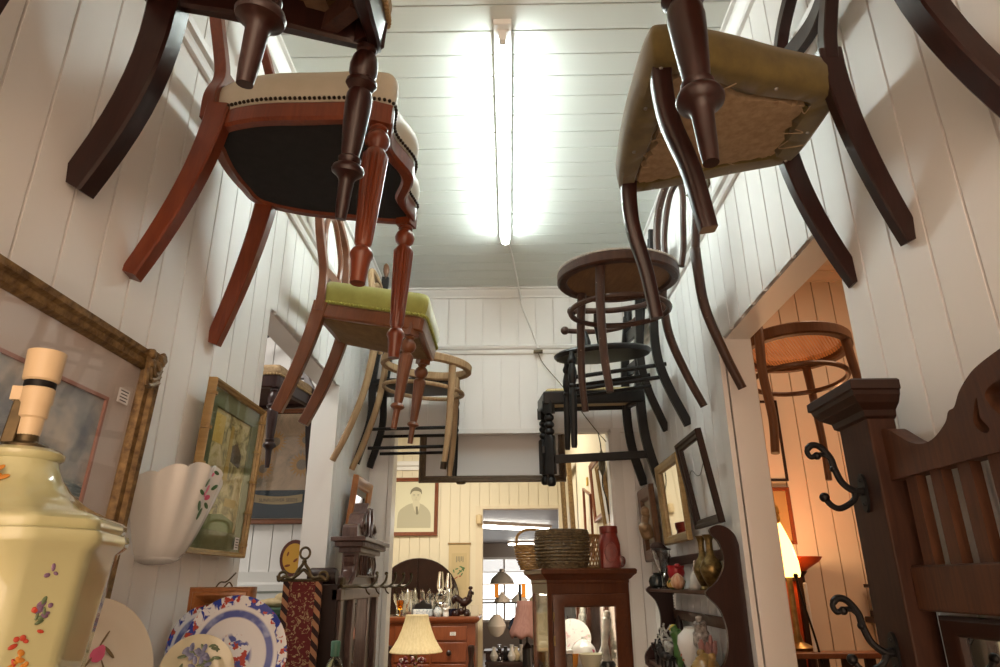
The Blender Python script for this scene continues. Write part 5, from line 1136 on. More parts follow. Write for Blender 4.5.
# ------------------------------------------------------------------ glazed display cabinet in the opening
dc = empty('display_cabinet', (.335, 3.52, 0), rz(.18), 'red brown display cabinet with lit glass door, baskets on top', 'cabinet')
hw, dp, zt_ = .196, .17, 1.60
b = MB()
for x in (-hw, hw - .022):
    for y in (-dp, dp - .022): b.box(x, x + .022, y, y + .022, 0, zt_)
b.box(-hw, hw, -dp, dp, .0, .35).box(-hw, hw, -dp, dp, zt_ - .05, zt_); b.build('carcass', M['cabinet'], dc, bevel=.002)
rn = [[(sx * (hw + q), sy * (dp + q), z) for sx, sy in ((-1, -1), (1, -1), (1, 1), (-1, 1))] for q, z in ((0, zt_ - .005), (.004, zt_), (.004, zt_ + .012), (.012, zt_ + .018), (.022, zt_ + .03), (.034, zt_ + .04), (.036, zt_ + .055), (.03, zt_ + .062))]
MB().loft(rn).build('cornice', M['cabinet'], dc, smooth=0)
dd = frame_mesh(2 * hw - .04, 1.19, [(0, 0), (0, .018), (.004, .020), (.05, .020), (.056, .012), (.056, 0)]).build('door', M['cabinet'], dc); dd.matrix_local = Matrix.Translation((0, -dp + .002, .955)) @ MFRONT.to_4x4()
flatq(2 * hw - .14, 1.09, .008, .003).build('glass', M['clear'], dd); 
for y in (.50, .40): MB().box(-.178, -.170, y - .02, y + .02, .018, .024).build('hinge', M['brass'], dd)
MB().ball((.15, .05, .028), .009).build('knob', M['brass'], dd)
for s in (-1, 1): MB().box(s * (hw - .008) - .0015, s * (hw - .008) + .0015, -dp + .03, dp - .03, .35, zt_ - .05).build('side_glass', M['clear'], dc, smooth=0)
MB().box(-hw + .02, hw - .02, dp - .012, dp - .008, .35, zt_ - .05).build('mirror_back', M['mirror'], dc, smooth=0)
for z in (.70, .96, 1.218): MB().box(-hw + .02, hw - .02, -dp + .03, dp - .015, z, z + .006).build('glass_shelf', M['clear'], dc, smooth=0)
MB().box(-.12, .12, -.02, .02, zt_ - .062, zt_ - .05).build('strip_light', emit('cabinet_strip_light', (1., .93, .75), 16), dc, smooth=0)
import_c = Matrix.Translation((.335, 3.52, 0)) @ rz(.18).to_4x4()
def incab(x, y, z): return tuple(import_c @ Vector((x, y, z)))
zs = 1.224
t = empty('teapot', incab(.02, .03, zs), None, 'white china teapot with pink flowers inside the lit display cabinet', 'teapot')
MB().lathe([(.04, 0), (.06, .02), (.066, .05), (.055, .085), (.05, .09), (.03, .11), (.008, .12), (.008, .13), (.001, .134)], n=24).build('pot_body', M['porcelain'], t)
MB().tube(cr([(.06, 0, .04), (.085, 0, .06), (.10, 0, .095)], 5), [.012, .007], 8).build('spout', M['porcelain'], t)
petals(t, 'painted_flowers', M['rosepink'], [((-.05 + .03 * k, -.052 + .006 * abs(k - 1.5), .05 + .02 * (k % 2)), (0, -1, .1), .010, .009, k) for k in range(4)])
t = empty('china_bowl', incab(.02, -.085, zs), None, 'cream ribbed china bowl in front of the teapot in lit cabinet', 'bowl'); MB().lathe([(.03, 0), (.036, .004), (.05, .05), (.056, .066), (.053, .066), (.034, .01), (.001, .008)], n=32).build('bowl_body', M['creamglaze'], t)
t = empty('orange_cup', incab(-.05, .0, zs + .0), None, 'orange lustre cup beside the teapot in lit cabinet', 'cup'); MB().lathe([(.022, 0), (.03, .01), (.036, .05), (.038, .062), (.035, .062), (.026, .012), (.001, .01)], n=24).build('cup_body', plain('orange_lustre', (.72, .28, .03), .15), t)
t = empty('orange_cup', incab(-.115, .05, zs + .0), None, 'second orange cup at the left edge inside lit cabinet', 'cup'); MB().lathe([(.022, 0), (.03, .01), (.036, .05), (.038, .062), (.035, .062), (.026, .012), (.001, .01)], n=24).build('cup_body', plain('orange_lustre_cup', (.62, .22, .05), .15), t)
t = empty('tin_box', incab(-.105, -.09, zs), None, 'dark patterned tin at the left front of lit cabinet shelf', 'tin'); MB().box(-.035, .035, -.03, .03, 0, .07).build('tin_body', two_tone('dark_tin', (.05, .03, .015), (.16, .10, .05), 40, .4), t, bevel=.004); MB().box(-.037, .037, -.032, .032, .07, .085).build('lid', plain('white_lid', (.62, .6, .55), .4), t, bevel=.003)
t = empty('floral_plate', incab(.0, .125, zs + .12), lean(0, -1, .18), 'white floral plate propped at the back of lit cabinet', 'plate'); b = MB(); b.lathe([(.002, .003), (.05, .003), (.085, .012), (.085, .009), (.05, 0), (.002, 0)], n=36); b.build('dish', art_blotch('floral_china', [(.45, (.70, .68, .64)), (.56, (.70, .68, .64)), (.6, (.62, .25, .28)), (.64, (.70, .68, .64)), (.70, (.35, .45, .25))], 26, 3), t)
t = empty('tall_figurine', incab(.115, -.05, zs), None, 'tall grey and white figurine on black base at right of lit cabinet', 'figurine'); MB().lathe([(.035, 0), (.035, .018), (.028, .03)], n=18).build('base', M['blackfig'], t); MB().tube(cr([(-.005, 0, .03), (-.012, 0, .10), (.0, 0, .17), (.006, 0, .22), (.008, 0, .25)], 6), [.018, .016, .022, .016, .006], 12).build('figure', two_tone('grey_porcelain', (.30, .28, .24), (.6, .57, .5), 20, .3), t)
t = empty('gift_box', incab(.03, -.06, .966), None, 'red box on the lower glass shelf of lit cabinet', 'box'); MB().box(-.10, .08, -.04, .05, 0, .20).build('box_body', M['red'], t, bevel=.003)

# things on top of the cabinet
ztop = zt_ + .062
def wicker(b, prof, n=72, turns=None, amp=.004, ov=(1, 1), r=.004):
    """woven wall: stacked strands that pass over and under upright stakes"""
    zs_ = prof
    for i, (rr, z) in enumerate(zs_):
        P = []
        for k in range(n):
            a = 2 * PI * k / n; q = rr + amp * math.cos(a * n / 4 + PI * (i % 2)); P.append((q * math.cos(a) * ov[0], q * math.sin(a) * ov[1], z))
        b.tube(P, r, 6, True)
    return b
wk = two_tone('dark_willow', (.075, .045, .018), (.20, .13, .055), 60, .6); wh = two_tone('honey_willow', (.30, .16, .045), (.48, .28, .09), 60, .55)
def interp(pr, m):
    out = []
    for i in range(m):
        t = i / (m - 1) * (len(pr) - 1); k = min(int(t), len(pr) - 2); f = t - k; out.append(tuple(a + (b_ - a) * f for a, b_ in zip(pr[k], pr[k + 1])))
    return out
bk = empty('wicker_basket', incab(-.09, -.06, ztop), rz(.1), 'large dark wicker basket on top of the display cabinet', 'basket')
b = MB(); wicker(b, interp([(.100, .004), (.113, .03), (.120, .08), (.121, .13), (.117, .165), (.112, .172)], 17), 80, amp=.003, ov=(1.08, .92), r=.0055); b.lathe([(.001, .002), (.105, .002), (.105, .008), (.001, .008)], n=32); b.build('woven_body', wk, bk)
b = MB()
for k in range(20): a = 2 * PI * (k + .5) / 20; b.tube([(.100 * 1.08 * math.cos(a), .100 * .92 * math.sin(a), .003), (.1185 * 1.08 * math.cos(a), .1185 * .92 * math.sin(a), .09), (.113 * 1.08 * math.cos(a), .113 * .92 * math.sin(a), .172)], .0035, 6)
b.build('stakes', wk, bk)
b = MB(); b.tube([(.115 * 1.08 * math.cos(2 * PI * k / 40), .115 * .92 * math.sin(2 * PI * k / 40), .175) for k in range(40)], .0065, 8, True); b.build('rim', wk, bk)
hk_ = empty('handled_basket', incab(-.19, .14, ztop), rz(.5), 'honey coloured basket with round handle, left behind the dark wicker basket', 'basket')
b = MB(); wicker(b, interp([(.065, .004), (.082, .04), (.094, .085), (.098, .115)], 11), 56, amp=.003, ov=(1, .9), r=.0055); b.lathe([(.001, .002), (.068, .002), (.068, .008), (.001, .008)], n=28); b.build('woven_body', wh, hk_)
b = MB(); b.tube(cr([(-.098, 0, .11), (-.096, 0, .16), (-.06, 0, .19), (0, 0, .198), (.06, 0, .19), (.096, 0, .16), (.098, 0, .11)], 6), .007, 8); b.build('handle', wh, hk_)
lb = empty('lattice_basket', incab(.085, .06, ztop), None, 'brown lattice work basket behind the red jar on the cabinet', 'basket')
b = MB()
for i in range(24):
    for s in (1, -1):
        P = [(.062 * math.cos(2 * PI * i / 24 + s * t * .9), .062 * math.sin(2 * PI * i / 24 + s * t * .9), .006 + .155 * t) for t in [k / 8 for k in range(9)]]; b.bar(P, .006, .0025, up=(0, 0, 1)) if 0 else b.tube(P, .0034, 6)
b.build('lattice', M['bamboo'] if 0 else two_tone('lattice_cane', (.26, .13, .035), (.40, .22, .07), 50, .5), lb)
b = MB()
b.bm.free()
for z in (.006, .162): MB().tube([(.063 * math.cos(2 * PI * k / 36), .063 * math.sin(2 * PI * k / 36), z) for k in range(36)], .006, 8, True).build('hoop', bpy.data.materials['lattice_cane'], lb)
MB().lathe([(.001, .0), (.06, .0), (.06, .006), (.001, .006)], n=24).build('base', bpy.data.materials['lattice_cane'], lb)
rj = empty('red_jar', incab(.145, -.075, ztop), None, 'tall square shouldered red jar at the right of the cabinet top', 'jar')
b = MB(); b.loft([soft(r_, z, k, .8) for r_, z, k in ((.046, 0, .2), (.050, .004, .2), (.050, .11, .2), (.046, .14, .5), (.042, .155, .9), (.042, .165, 1), (.045, .168, 1), (.045, .198, 1), (.042, .20, 1), (.01, .20, 1))]); b.build('jar_body', M['red'], rj)
b = MB(); b.tube([(.030 * math.cos(2 * PI * k / 24), -.0515, .075 + .045 * math.sin(2 * PI * k / 24)) for k in range(24)], .0022, 6, True); b.build('embossed_oval', M['red'], rj)
tc = empty('metal_dish', incab(.188, -.13, ztop), lean(-.75, -.6, .25), 'small round metal dish standing on edge at right end of cabinet top', 'dish'); MB().lathe([(.001, 0), (.012, .002), (.026, .010), (.028, .014), (.026, .014), (.012, .006), (.001, .004)], n=28).build('dish_body', plain('silver_plate', (.5, .5, .48), .2, .9), tc).location = (0, .027, 0)

# ------------------------------------------------------------------ back room
picture('portrait', 'old framed half length portrait of a person in a jacket in back room', 'framed picture', (-.965, YP - .004, 2.335), MFRONT, .485, .575, .038, .03, M['redwood'], plain('aged_paper', (.74, .71, .52), .8))
pt = [o for o in bpy.data.objects if o.name.startswith('portrait')][0]
ink1 = plain('sketch_grey', (.50, .47, .34), .85); ink2 = plain('sketch_light', (.66, .62, .45), .85); ink3 = plain('sketch_dark', (.24, .22, .15), .85)
flatpoly(cr([(-.17, -.21), (-.16, -.06), (-.10, .0), (-.03, .03), (.05, .03), (.11, -.0), (.165, -.07), (.17, -.21)], 4), .0045, ink1, pt, 'drawn_jacket')
flatpoly(cr([(-.02, .03), (.03, -.08), (.055, .03), (.02, .06)], 4, True), .0052, ink2, pt, 'drawn_collar')
flatpoly([(.015 + .050 * math.cos(k * PI / 12), .105 + .066 * math.sin(k * PI / 12)) for k in range(24)], .0056, ink2, pt, 'drawn_face')
flatpoly(cr([(-.045, .12), (-.035, .17), (.015, .195), (.065, .17), (.072, .12), (.055, .145), (.015, .155), (-.02, .15)], 4, True), .0062, ink3, pt, 'drawn_hair')
for x in (-.006, .036): flatpoly([(x - .010, .112), (x + .010, .112), (x + .010, .118), (x - .010, .118)], .0064, ink3, pt, 'drawn_brow'); flatpoly([(x - .006, .102), (x + .006, .102), (x + .006, .106), (x - .006, .106)], .0064, ink1, pt, 'drawn_eye')
flatpoly([(.010, .080), (.020, .080), (.016, .100)], .0064, ink1, pt, 'drawn_nose'); flatpoly([(.0, .063), (.03, .063), (.026, .068), (.004, .068)], .0064, ink1, pt, 'drawn_mouth')
flatpoly([(.0, .01), (.035, .01), (.03, .045), (.0, .045)], .0054, ink2, pt, 'drawn_neck'); flatpoly([(.014, .0), (.034, .0), (.045, -.07), (.03, -.085), (.018, -.07)], .0058, ink3, pt, 'drawn_tie')
sc_ = empty('hanging_scroll', (-.50, YP - .008, 1.71), MFRONT, 'cream hanging scroll painted with leaves beside the back doorway', 'scroll')
flatq(.21, .52, .0, .003).build('paper', plain('scroll_paper', (.60, .47, .26), .8), sc_); flatq(.15, .34, .003, .0008).build('inner_panel', plain('scroll_panel', (.55, .43, .23), .8), sc_)
for y in (.262, -.262): MB().lathe([(.008, -.115), (.008, .115)], (0, y, .006), ry(PI / 2), 12).build('roller', M['bamboo'], sc_)
petals(sc_, 'painted_leaves', plain('scroll_green', (.10, .20, .08), .8), [((random.uniform(-.055, .05), random.uniform(-.03, .06), .0042), (0, 0, 1), .018, .007, random.random() * 3) for k in range(12)])
petals(sc_, 'painted_branch', plain('scroll_red', (.36, .08, .05), .8), [((-.03, -.06, .0044), (0, 0, 1), .03, .005, .5), ((.01, -.045, .0044), (0, 0, 1), .012, .008, .2)])
b = MB()
for k in range(5):
    x = -.03 + k * .016; b.box(x, x + .008, .085 + .01 * (k % 2), .14, .0038, .0044)
b.build('written_characters', ink3, sc_, smooth=0)
pt_ = plain('pull_cream', (.70, .55, .32), .4)
for x, z, n_ in ((DX0 - .035, 2.20, 0),):
    o = MB().lathe([(.008, -.05), (.03, -.04), (.034, 0), (.03, .04), (.008, .05)], n=16).build('light_pull', pt_); o.location = (x, YP - .055, z); tag(o, 'cream pull handle on the trim left of back doorway', 'pull handle')

# chest of drawers
ch = empty('chest_of_drawers', (-.69, 6.60, 0), None, 'tall red brown chest of drawers with ornaments under the arched mirror', 'chest of drawers')
CW, CD, CH = .385, .24, 1.325
MB().box(-CW, CW, -CD, CD, .08, CH - .03).build('carcass', M['redwood'], ch)
b = MB(); rn = [[(sx * (CW + q), sy * (CD + q), z) for sx, sy in ((-1, -1), (1, -1), (1, 1), (-1, 1))] for q, z in ((0, CH - .055), (.01, CH - .05), (.03, CH - .035), (.036, CH - .02), (.034, CH - .004), (.028, CH))]; b.loft(rn); b.build('top', M['redwood'], ch, smooth=40)
zz = CH - .07
for i, h in enumerate((.13, .17, .20, .22, .24)):
    cols = [(-CW + .07, CW - .075)] if i == 0 else [(-CW + .07, -.008), (.008, CW - .075)] if i < 3 else [(-CW + .07, CW - .075)]
    for x0, x1 in cols:
        d_ = MB().box(x0, x1, -CD - .012, -CD + .02, zz - h + .012, zz - .004).build('drawer', M['redwood'], ch, bevel=.004)
        for kx in ([(x0 + x1) / 2] if len(cols) == 2 else [x0 + .16, x1 - .16]):
            if i: MB().lathe([(.010, 0), (.012, .012), (.022, .022), (.022, .032), (.012, .040), (.001, .042)], (kx, -CD - .01, zz - h / 2), rx(PI / 2), 16).build('knob', M['dark'], d_)
        if i == 0: price_tag(d_, .19, -CD - .013, zz - h / 2, .05, .028, MFRONT)
    zz -= h
for x in (-CW + .03, CW - .035):
    b = MB(); b.lathe([(.026, .1), (.026, .30), (.02, .33), (.028, .36), (.018, .40), (.026, .55), (.018, .78), (.028, .82), (.02, .86), (.03, .90), (.03, .93), (.018, .98), (.022, 1.02), (.03, 1.06), (.03, 1.09), (.02, 1.10)], (x, -CD - .018, 0), None, 18); b.build('turned_column', M['dark'], ch)
for x in (-CW + .04, CW - .04):
    for y in (-CD + .04, CD - .04): MB().lathe([(.03, 0), (.035, .05), (.025, .08)], (x, y, 0), None, 14).build('foot', M['dark'], ch)
# arched mirror standing at the back of the chest
am = empty('arched_mirror', (-.86, 6.92, CH), rx(.0), 'arched frameless mirror standing at the back of the chest of drawers', 'mirror')
poly = [(-.42, .0), (.36, .0), (.36, .14)] + [(.0 - .03 + .39 * math.cos(t), .14 + .36 * math.sin(t)) for t in [k * PI / 20 for k in range(1, 20)]] + [(-.42, .14)]
MB().prism(poly, -.006, 0, 'xz').build('glass', M['mirror'], am, smooth=0)
MB().prism([(x * 1.02, z * 1.02) for x, z in poly], 0.001, .02, 'xz').build('backing', M['oakdark'], am, smooth=0)
# ornaments on the chest
zc = CH
def chi(dx, dy): return (-.69 + dx, 6.60 + dy, zc)
ro = empty('rooster_figurine', chi(.27, -.10), None, 'dark carved wooden rooster at the right end of the chest', 'figurine')
b = MB(); b.tube(cr([(-.10, 0, .125), (-.075, 0, .155), (-.04, 0, .135), (.0, 0, .115), (.04, 0, .135), (.055, 0, .17), (.06, 0, .20), (.075, 0, .212)], 6), [.010, .028, .026, .040, .036, .024, .020, .018, .008], 14)
b.ball((-.09, 0, .135), (.022, .02, .035)).ball((.062, 0, .235), (.02, .005, .016)).ball((.085, 0, .19), (.008, .005, .016)); b.tube([(.0, .012, .09), (-.01, .012, .04)], .009, 8).tube([(.015, -.012, .09), (.02, -.012, .04)], .009, 8); b.build('bird_body', M['dark'], ro)
b = MB(); random.seed(12)
for k in range(12): b.ball((random.uniform(-.08, .08), random.uniform(-.03, .03), random.uniform(.01, .05)), random.uniform(.018, .032), seg=10, rings=7)
b.build('carved_base', M['dark'], ro)
t = empty('amber_goblet', chi(-.30, -.12), None, 'amber glass goblet at left end of the chest', 'goblet'); MB().lathe([(.03, 0), (.03, .006), (.007, .014), (.007, .05), (.022, .07), (.034, .11), (.034, .135), (.031, .135), (.02, .075), (.001, .068)], n=20).build('bowl', M['amber'], t)
t = empty('white_casket', chi(-.09, -.12), None, 'white and blue china casket in the middle of the chest', 'casket'); MB().box(-.085, .085, -.045, .045, 0, .06).build('box_body', art_blotch('blue_white_china', [(.48, (.66, .68, .68)), (.54, (.18, .26, .36)), (.60, (.66, .68, .68))], 40, 3), t, bevel=.008); b = MB(); b.prism(cr([(-.08, .06), (-.07, .10), (-.03, .115), (0, .14), (.03, .115), (.07, .10), (.08, .06)], 4), -.03, .03, 'xz'); b.build('arched_lid', M['blackfig'], t, bevel=.006)
t = empty('oil_lamp', chi(.06, -.12), None, 'clear glass oil lamp standing behind the blue jar on the chest', 'oil lamp'); MB().lathe([(.055, 0), (.058, .006), (.02, .03), (.014, .09), (.04, .12), (.05, .15), (.03, .18), (.02, .19)], n=22).build('font', M['crystal'], t); MB().lathe([(.022, .19), (.024, .20), (.020, .205), (.036, .25), (.028, .31), (.020, .37), (.021, .375)], n=22).build('chimney', M['crystal'], t)
t = empty('blue_jar', chi(.05, -.20), None, 'small blue and white jar in front of the oil lamp', 'jar'); MB().lathe([(.026, 0), (.036, .02), (.038, .05), (.026, .07), (.024, .078), (.001, .08)], n=20).build('jar_body', bpy.data.materials['blue_white_china'], t)
t = empty('white_dog', chi(.115, -.16), None, 'little white sitting dog figurine between oil lamp and rooster', 'figurine'); b = MB(); b.tube(cr([(0, .01, 0), (0, .01, .04), (0, -.006, .075), (0, -.012, .095)], 5), [.028, .026, .016, .013], 12).ball((0, -.022, .10), (.013, .02, .012)).ball((-.014, -.006, .098), (.005, .006, .012)).ball((.014, -.006, .098), (.005, .006, .012)); b.build('dog_body', M['porcelain'], t)
t = empty('glazed_bowl', chi(.15, -.06), None, 'dark blue bowl sitting left of the carved rooster', 'bowl'); MB().lathe([(.03, 0), (.034, .005), (.06, .05), (.066, .06), (.062, .06), (.03, .01), (.001, .008)], n=24).build('bowl_body', plain('dark_blue_glaze', (.02, .03, .08), .15), t)
t = empty('small_card', chi(.37, -.10), MFRONT @ rx(-.1), 'little framed card standing at the right edge of the chest', 'card'); flatq(.07, .09, 0, .01).build('card_body', plain('card_cream', (.55, .48, .36), .6), t).location = (0, .045, 0)
# crowded glassware: each piece its own thing
gl_prof = [[(.028, 0), (.03, .004), (.006, .012), (.006, .06), (.03, .10), (.034, .14), (.031, .14), (.004, .065)], [(.022, 0), (.03, .02), (.034, .06), (.012, .10), (.012, .15), (.02, .16), (.016, .16), (.008, .1)], [(.03, 0), (.034, .03), (.03, .09), (.018, .11), (.02, .13), (.012, .15), (.004, .17), (.001, .172)], [(.024, 0), (.026, .10), (.022, .10), (.02, .006), (.001, .006)]]
wh_ = ['far left of the chest behind the amber goblet', 'left of the white casket', 'behind the white casket', 'between casket and oil lamp', 'behind the oil lamp', 'left rear of the chest', 'rear middle of the chest', 'right of the oil lamp', 'rear left corner by the mirror']
for k, (x, y, q, mt) in enumerate(((-.345, .0, 0, 'crystal'), (-.21, -.10, 1, 'silver'), (-.12, .04, 2, 'crystal'), (-.02, -.05, 3, 'silver'), (.09, .06, 1, 'crystal'), (-.26, .05, 2, 'silver'), (-.05, .08, 0, 'crystal'), (.13, .0, 2, 'silver'), (-.31, .12, 1, 'silver'))):
    nm = ('glass_goblet', 'glass_decanter', 'covered_jar', 'tumbler')[q]
    if 'silver' not in M: M['silver'] = plain('silver_plated', (.6, .6, .58), .18, .9)
    t = empty(nm, chi(x, y), None, ('clear glass ' if mt == 'crystal' else 'silver plated ') + ('goblet ', 'decanter ', 'covered jar ', 'tumbler ')[q] + wh_[k], ('goblet', 'decanter', 'jar', 'tumbler')[q], 'glass and silver on the chest'); MB().lathe([(r_ * 1.15, z * 1.35) for r_, z in gl_prof[q]], n=20).build('vessel', M[mt], t)
wd = empty('added_cupboard', (-1.25, 3.95, 0), None, 'unseen dark cupboard added behind the end wall to darken the arched mirror', 'added_cupboard')  # unseen cupboard, added so the arched mirror has something dark to reflect
MB().box(-.5, .5, -.2, .2, 0, 2.05).build('carcass', M['oakdark'], wd, bevel=.005)
for s in (-1, 1): MB().box(min(s * .01, s * .48), max(s * .01, s * .48), .2, .218, .1, 1.98).build('door', M['dark'], wd, bevel=.004)
MB().box(-.54, .54, -.21, .23, 2.05, 2.12).build('cornice', M['dark'], wd, bevel=.008)
# lamp with cream shade in front of the chest
sl_ = empty('shaded_lamp', (-.70, 5.45, .62), None, 'table lamp with pleated cream bell shade in front of the chest', 'table lamp')
b = MB(); rn = []
for r_, z in ((.195, .545), (.192, .552), (.165, .59), (.135, .64), (.110, .70), (.092, .755), (.083, .795), (.083, .80)): rn.append([(r_ * (1 + .012 * math.cos(36 * 2 * PI * k / 144)) * math.cos(2 * PI * k / 144), r_ * (1 + .012 * math.cos(36 * 2 * PI * k / 144)) * math.sin(2 * PI * k / 144), z - .04) for k in range(144)])
b.loft(rn, cap=False); b.build('lamp_shade', M['creamshade'], sl_, solid=.003)
MB().lathe([(.08, 0), (.085, .01), (.03, .03), (.045, .10), (.05, .2), (.02, .34), (.012, .38), (.012, .60)], n=24).build('base', M['brass'], sl_)
st_ = empty('side_table', (-.70, 5.45, 0), None, 'small round table under the shaded lamp', 'table'); MB().lathe([(.25, .595), (.26, .60), (.26, .615), (.25, .62), (.001, .62)], n=32).build('tabletop', M['redwood'], st_)
MB().lathe([(.16, 0), (.16, .03), (.03, .06), (.035, .3), (.025, .595)], n=18).build('pedestal', M['redwood'], st_)
# flower bunch under the shade
fw = empty('dried_flowers', (-.66, 5.05, .62), None, 'bunch of dark red dried flowers in front of the shaded lamp', 'flowers'); random.seed(21)
b = MB()
for k in range(40): b.ball((random.uniform(-.10, .10), random.uniform(-.05, .05), .40 + random.uniform(-.05, .105)), random.uniform(.010, .018), seg=7, rings=5)
fh = b.build('flower_heads', art_blotch('dried_petals', [(.42, (.12, .012, .02)), (.55, (.20, .03, .04)), (.62, (.60, .55, .5))], 30, 2), fw); fh['kind'] = 'stuff'
MB().lathe([(.04, 0), (.06, .05), (.065, .2), (.04, .3), (.05, .36), (.045, .36)], n=20).build('vase', M['dark'], fw)
st2 = empty('plant_stand', (-.66, 5.05, 0), None, 'dark plant stand under the dried flowers', 'stand'); MB().lathe([(.10, 0), (.10, .02), (.03, .05), (.03, .58), (.09, .60), (.09, .62)], n=20).build('stand_body', M['dark'], st2)

# frames and cord on the back room right wall
picture('gilt_picture', 'tall empty gilt frame leaning on back room wall next to the doorway', 'frame', (XB - .03, 5.95, 2.14), MRIGHT @ rx(.03), .80, .84, .075, .04, M['goldwood'])
picture('red_picture', 'red brown frame hung on the back room wall, upper of the two', 'frame', (XB - .012, 4.17, 2.13), MRIGHT @ rx(.05), .40, .36, .035, .02, M['redwood'], plain('cream_board', (.62, .54, .38), .7))
fr2 = picture('tilted_picture', 'thin red frame tilted at a slant below the upper red frame', 'frame', (XB - .022, 4.62, 1.98), MRIGHT @ rz(-.22) @ rx(.03), .42, .40, .022, .016, M['redwood'])
picture('white_picture', 'gold and white picture frame at the opening edge of back room wall', 'frame', (XB - .014, 3.845, 2.06), MRIGHT @ rx(.10), .25, .36, .03, .022, M['bamboo'], plain('white_board', (.66, .66, .64), .6))
tgc = MB().box(XB - .012, XB + .001, 4.75, 4.80, 2.235, 2.29).build('small_card', plain('yellow_card', (.70, .48, .12), .6)); tag(tgc, 'small yellow card on back room wall above the tilted red frame', 'card')
cd_ = empty('pull_switch', (.50, 3.62, 2.20), None, 'pear shaped switch hanging on a dark cord in the back opening', 'switch')
MB().lathe([(.004, .07), (.012, .05), (.020, .0), (.017, -.03), (.008, -.06), (.003, -.065)], n=16).build('pear_switch', plain('olive_plastic', (.13, .12, .07), .5), cd_)
b = MB(); b.tube(cr([(0, 0, .07), (-.004, 0, .12), (-.012, 0, .165)], 5), .003, 6); b.tube(cr([(0, 0, -.06), (.0, .02, -.12), (.02, .04, -.19), (.03, .06, -.26)], 5), .003, 6); b.build('cord', M['iron'], cd_)

# ------------------------------------------------------------------ shop seen through the doorway
for k, (x0, y0, x1, y1, z) in enumerate(((-.50, 12.0, .75, 12.9, 0), (-.05, 17.8, .75, 17.8, 0))):
    t = empty('shop_tube_light', ((x0 + x1) / 2, (y0 + y1) / 2, 2.598), rz(math.atan2(y1 - y0, x1 - x0)), ('long fluorescent tube under the dim shop ceiling, nearer one', 'fluorescent tube further back under the dim shop ceiling')[k], 'ceiling light'); L_ = math.hypot(x1 - x0, y1 - y0) / 2
    MB().box(-L_, L_, -.05, .05, -.05, 0).build('housing', M['white'], t); MB().lathe([(.026, -L_ + .02), (.026, L_ - .02)], (0, 0, -.085), ry(PI / 2), 12).build('tube', M['tubewarm'], t)
    for s in (-1, 1): MB().box(s * (L_ - .02) - .012, s * (L_ - .02) + .012, -.02, .02, -.115, -.05).build('lamp_holder', M['white'], t)
wn = empty('window_1', (.30, 18.88, 1.45), MFRONT, None, None); wn['kind'] = 'structure'
frame_mesh(2.6, 1.6, [(0, 0), (0, .04), (.06, .04), (.06, 0)]).build('window_frame', M['trim'], wn)
MB().box(-1.25, 1.25, -.75, .42, .01, .012).build('window_glass', emit('daylight_window', (.98, .98, .95), 1.1), wn); MB().box(-1.25, 1.25, .42, .75, .01, .012).build('frosted_glass', emit('frosted_daylight', (.88, .88, .86), .42), wn)
for x in (-.45, .45): MB().box(x - .025, x + .025, -.75, .75, .012, .04).build('window_bar', M['trim'], wn)
for y in (-.25, .42): MB().box(-1.25, 1.25, y - .015, y + .015, .012, .035).build('window_bar', M['trim'], wn)
gu = empty('shop_shelving', (.05, 8.1, 0), None, 'open shelving full of glass lampshades beyond the back doorway', 'shelving')
for z in (1.595, 1.40): MB().box(-.40, .62, -.16, .16, z - .012, z).build('shelf', M['trim'] if z > 1.5 else M['iron'], gu)
for x in (-.40, .06, .60):
    for y in (-.15, .15): MB().box(x - .012, x + .012, y - .012, y + .012, 0, 1.583).build('upright', M['iron'], gu)
MB().box(-.40, .05, -.14, .14, .55, .6).box(.06, .6, -.14, .14, .55, .6).build('shelf', M['dark'], gu)
gs = plain('grey_glass_shade', (.22, .22, .20), .15); ms = plain('milk_glass', (.58, .56, .50), .2); ys = plain('straw_glass', (.50, .44, .28), .2); db = plain('dark_blue_bowl', (.03, .045, .08), .15)
SH = [(.02, .15), (.03, .14), (.028, .12), (.06, .10), (.115, .05), (.13, .0), (.126, .0), (.11, .05), (.02, .12)]
for k, (x, y, z, s, mt, lab) in enumerate(((-.14, 0, 1.595, 1.05, gs, 'grey glass lampshade on the top shop shelf'), (.40, 0, 1.595, .95, gs, 'second grey lampshade on the top shop shelf behind the basket'), (-.14, -.02, 1.40, .70, ms, 'milk glass shade on the second shop shelf, left one'), (.055, .0, 1.40, .70, ms, 'milk glass shade next along on the second shop shelf'), (.26, 0, 1.40, .75, ys, 'straw coloured glass shade on the second shop shelf'), (.51, 0, 1.40, .85, gs, 'grey shade at right end of the second shop shelf'))):
    t = empty('glass_lampshade', (.05 + x, 8.1 + y, z), None, lab, 'lampshade', 'lampshades on the shop shelves'); MB().lathe([(r_ * s, h * s) for r_, h in SH], n=26).build('shade', mt, t)
t = empty('black_swan', (.435, 8.0, 1.40), None, 'dark swan neck ornament standing between glass shades in shop', 'ornament'); b = MB(); b.tube(cr([(0, 0, .0), (.02, 0, .05), (.03, 0, .12), (.02, 0, .17), (.0, 0, .19), (-.015, 0, .18)], 6), [.03, .022, .012, .010, .010, .006], 10); b.build('ornament_body', M['blackfig'], t)
for k, x in enumerate((-.20, .10)):
    t = empty('orange_ticket', (.05 + x, 7.936, 1.55), None, ('orange ticket hanging from the shop shelf edge, left one', 'orange ticket hanging from the shop shelf edge, right one')[k], 'ticket', 'orange tickets'); MB().box(-.022, .022, -.006, .004, -.10, .04).build('card', plain('ticket_orange', (.85, .33, .02), .6), t)
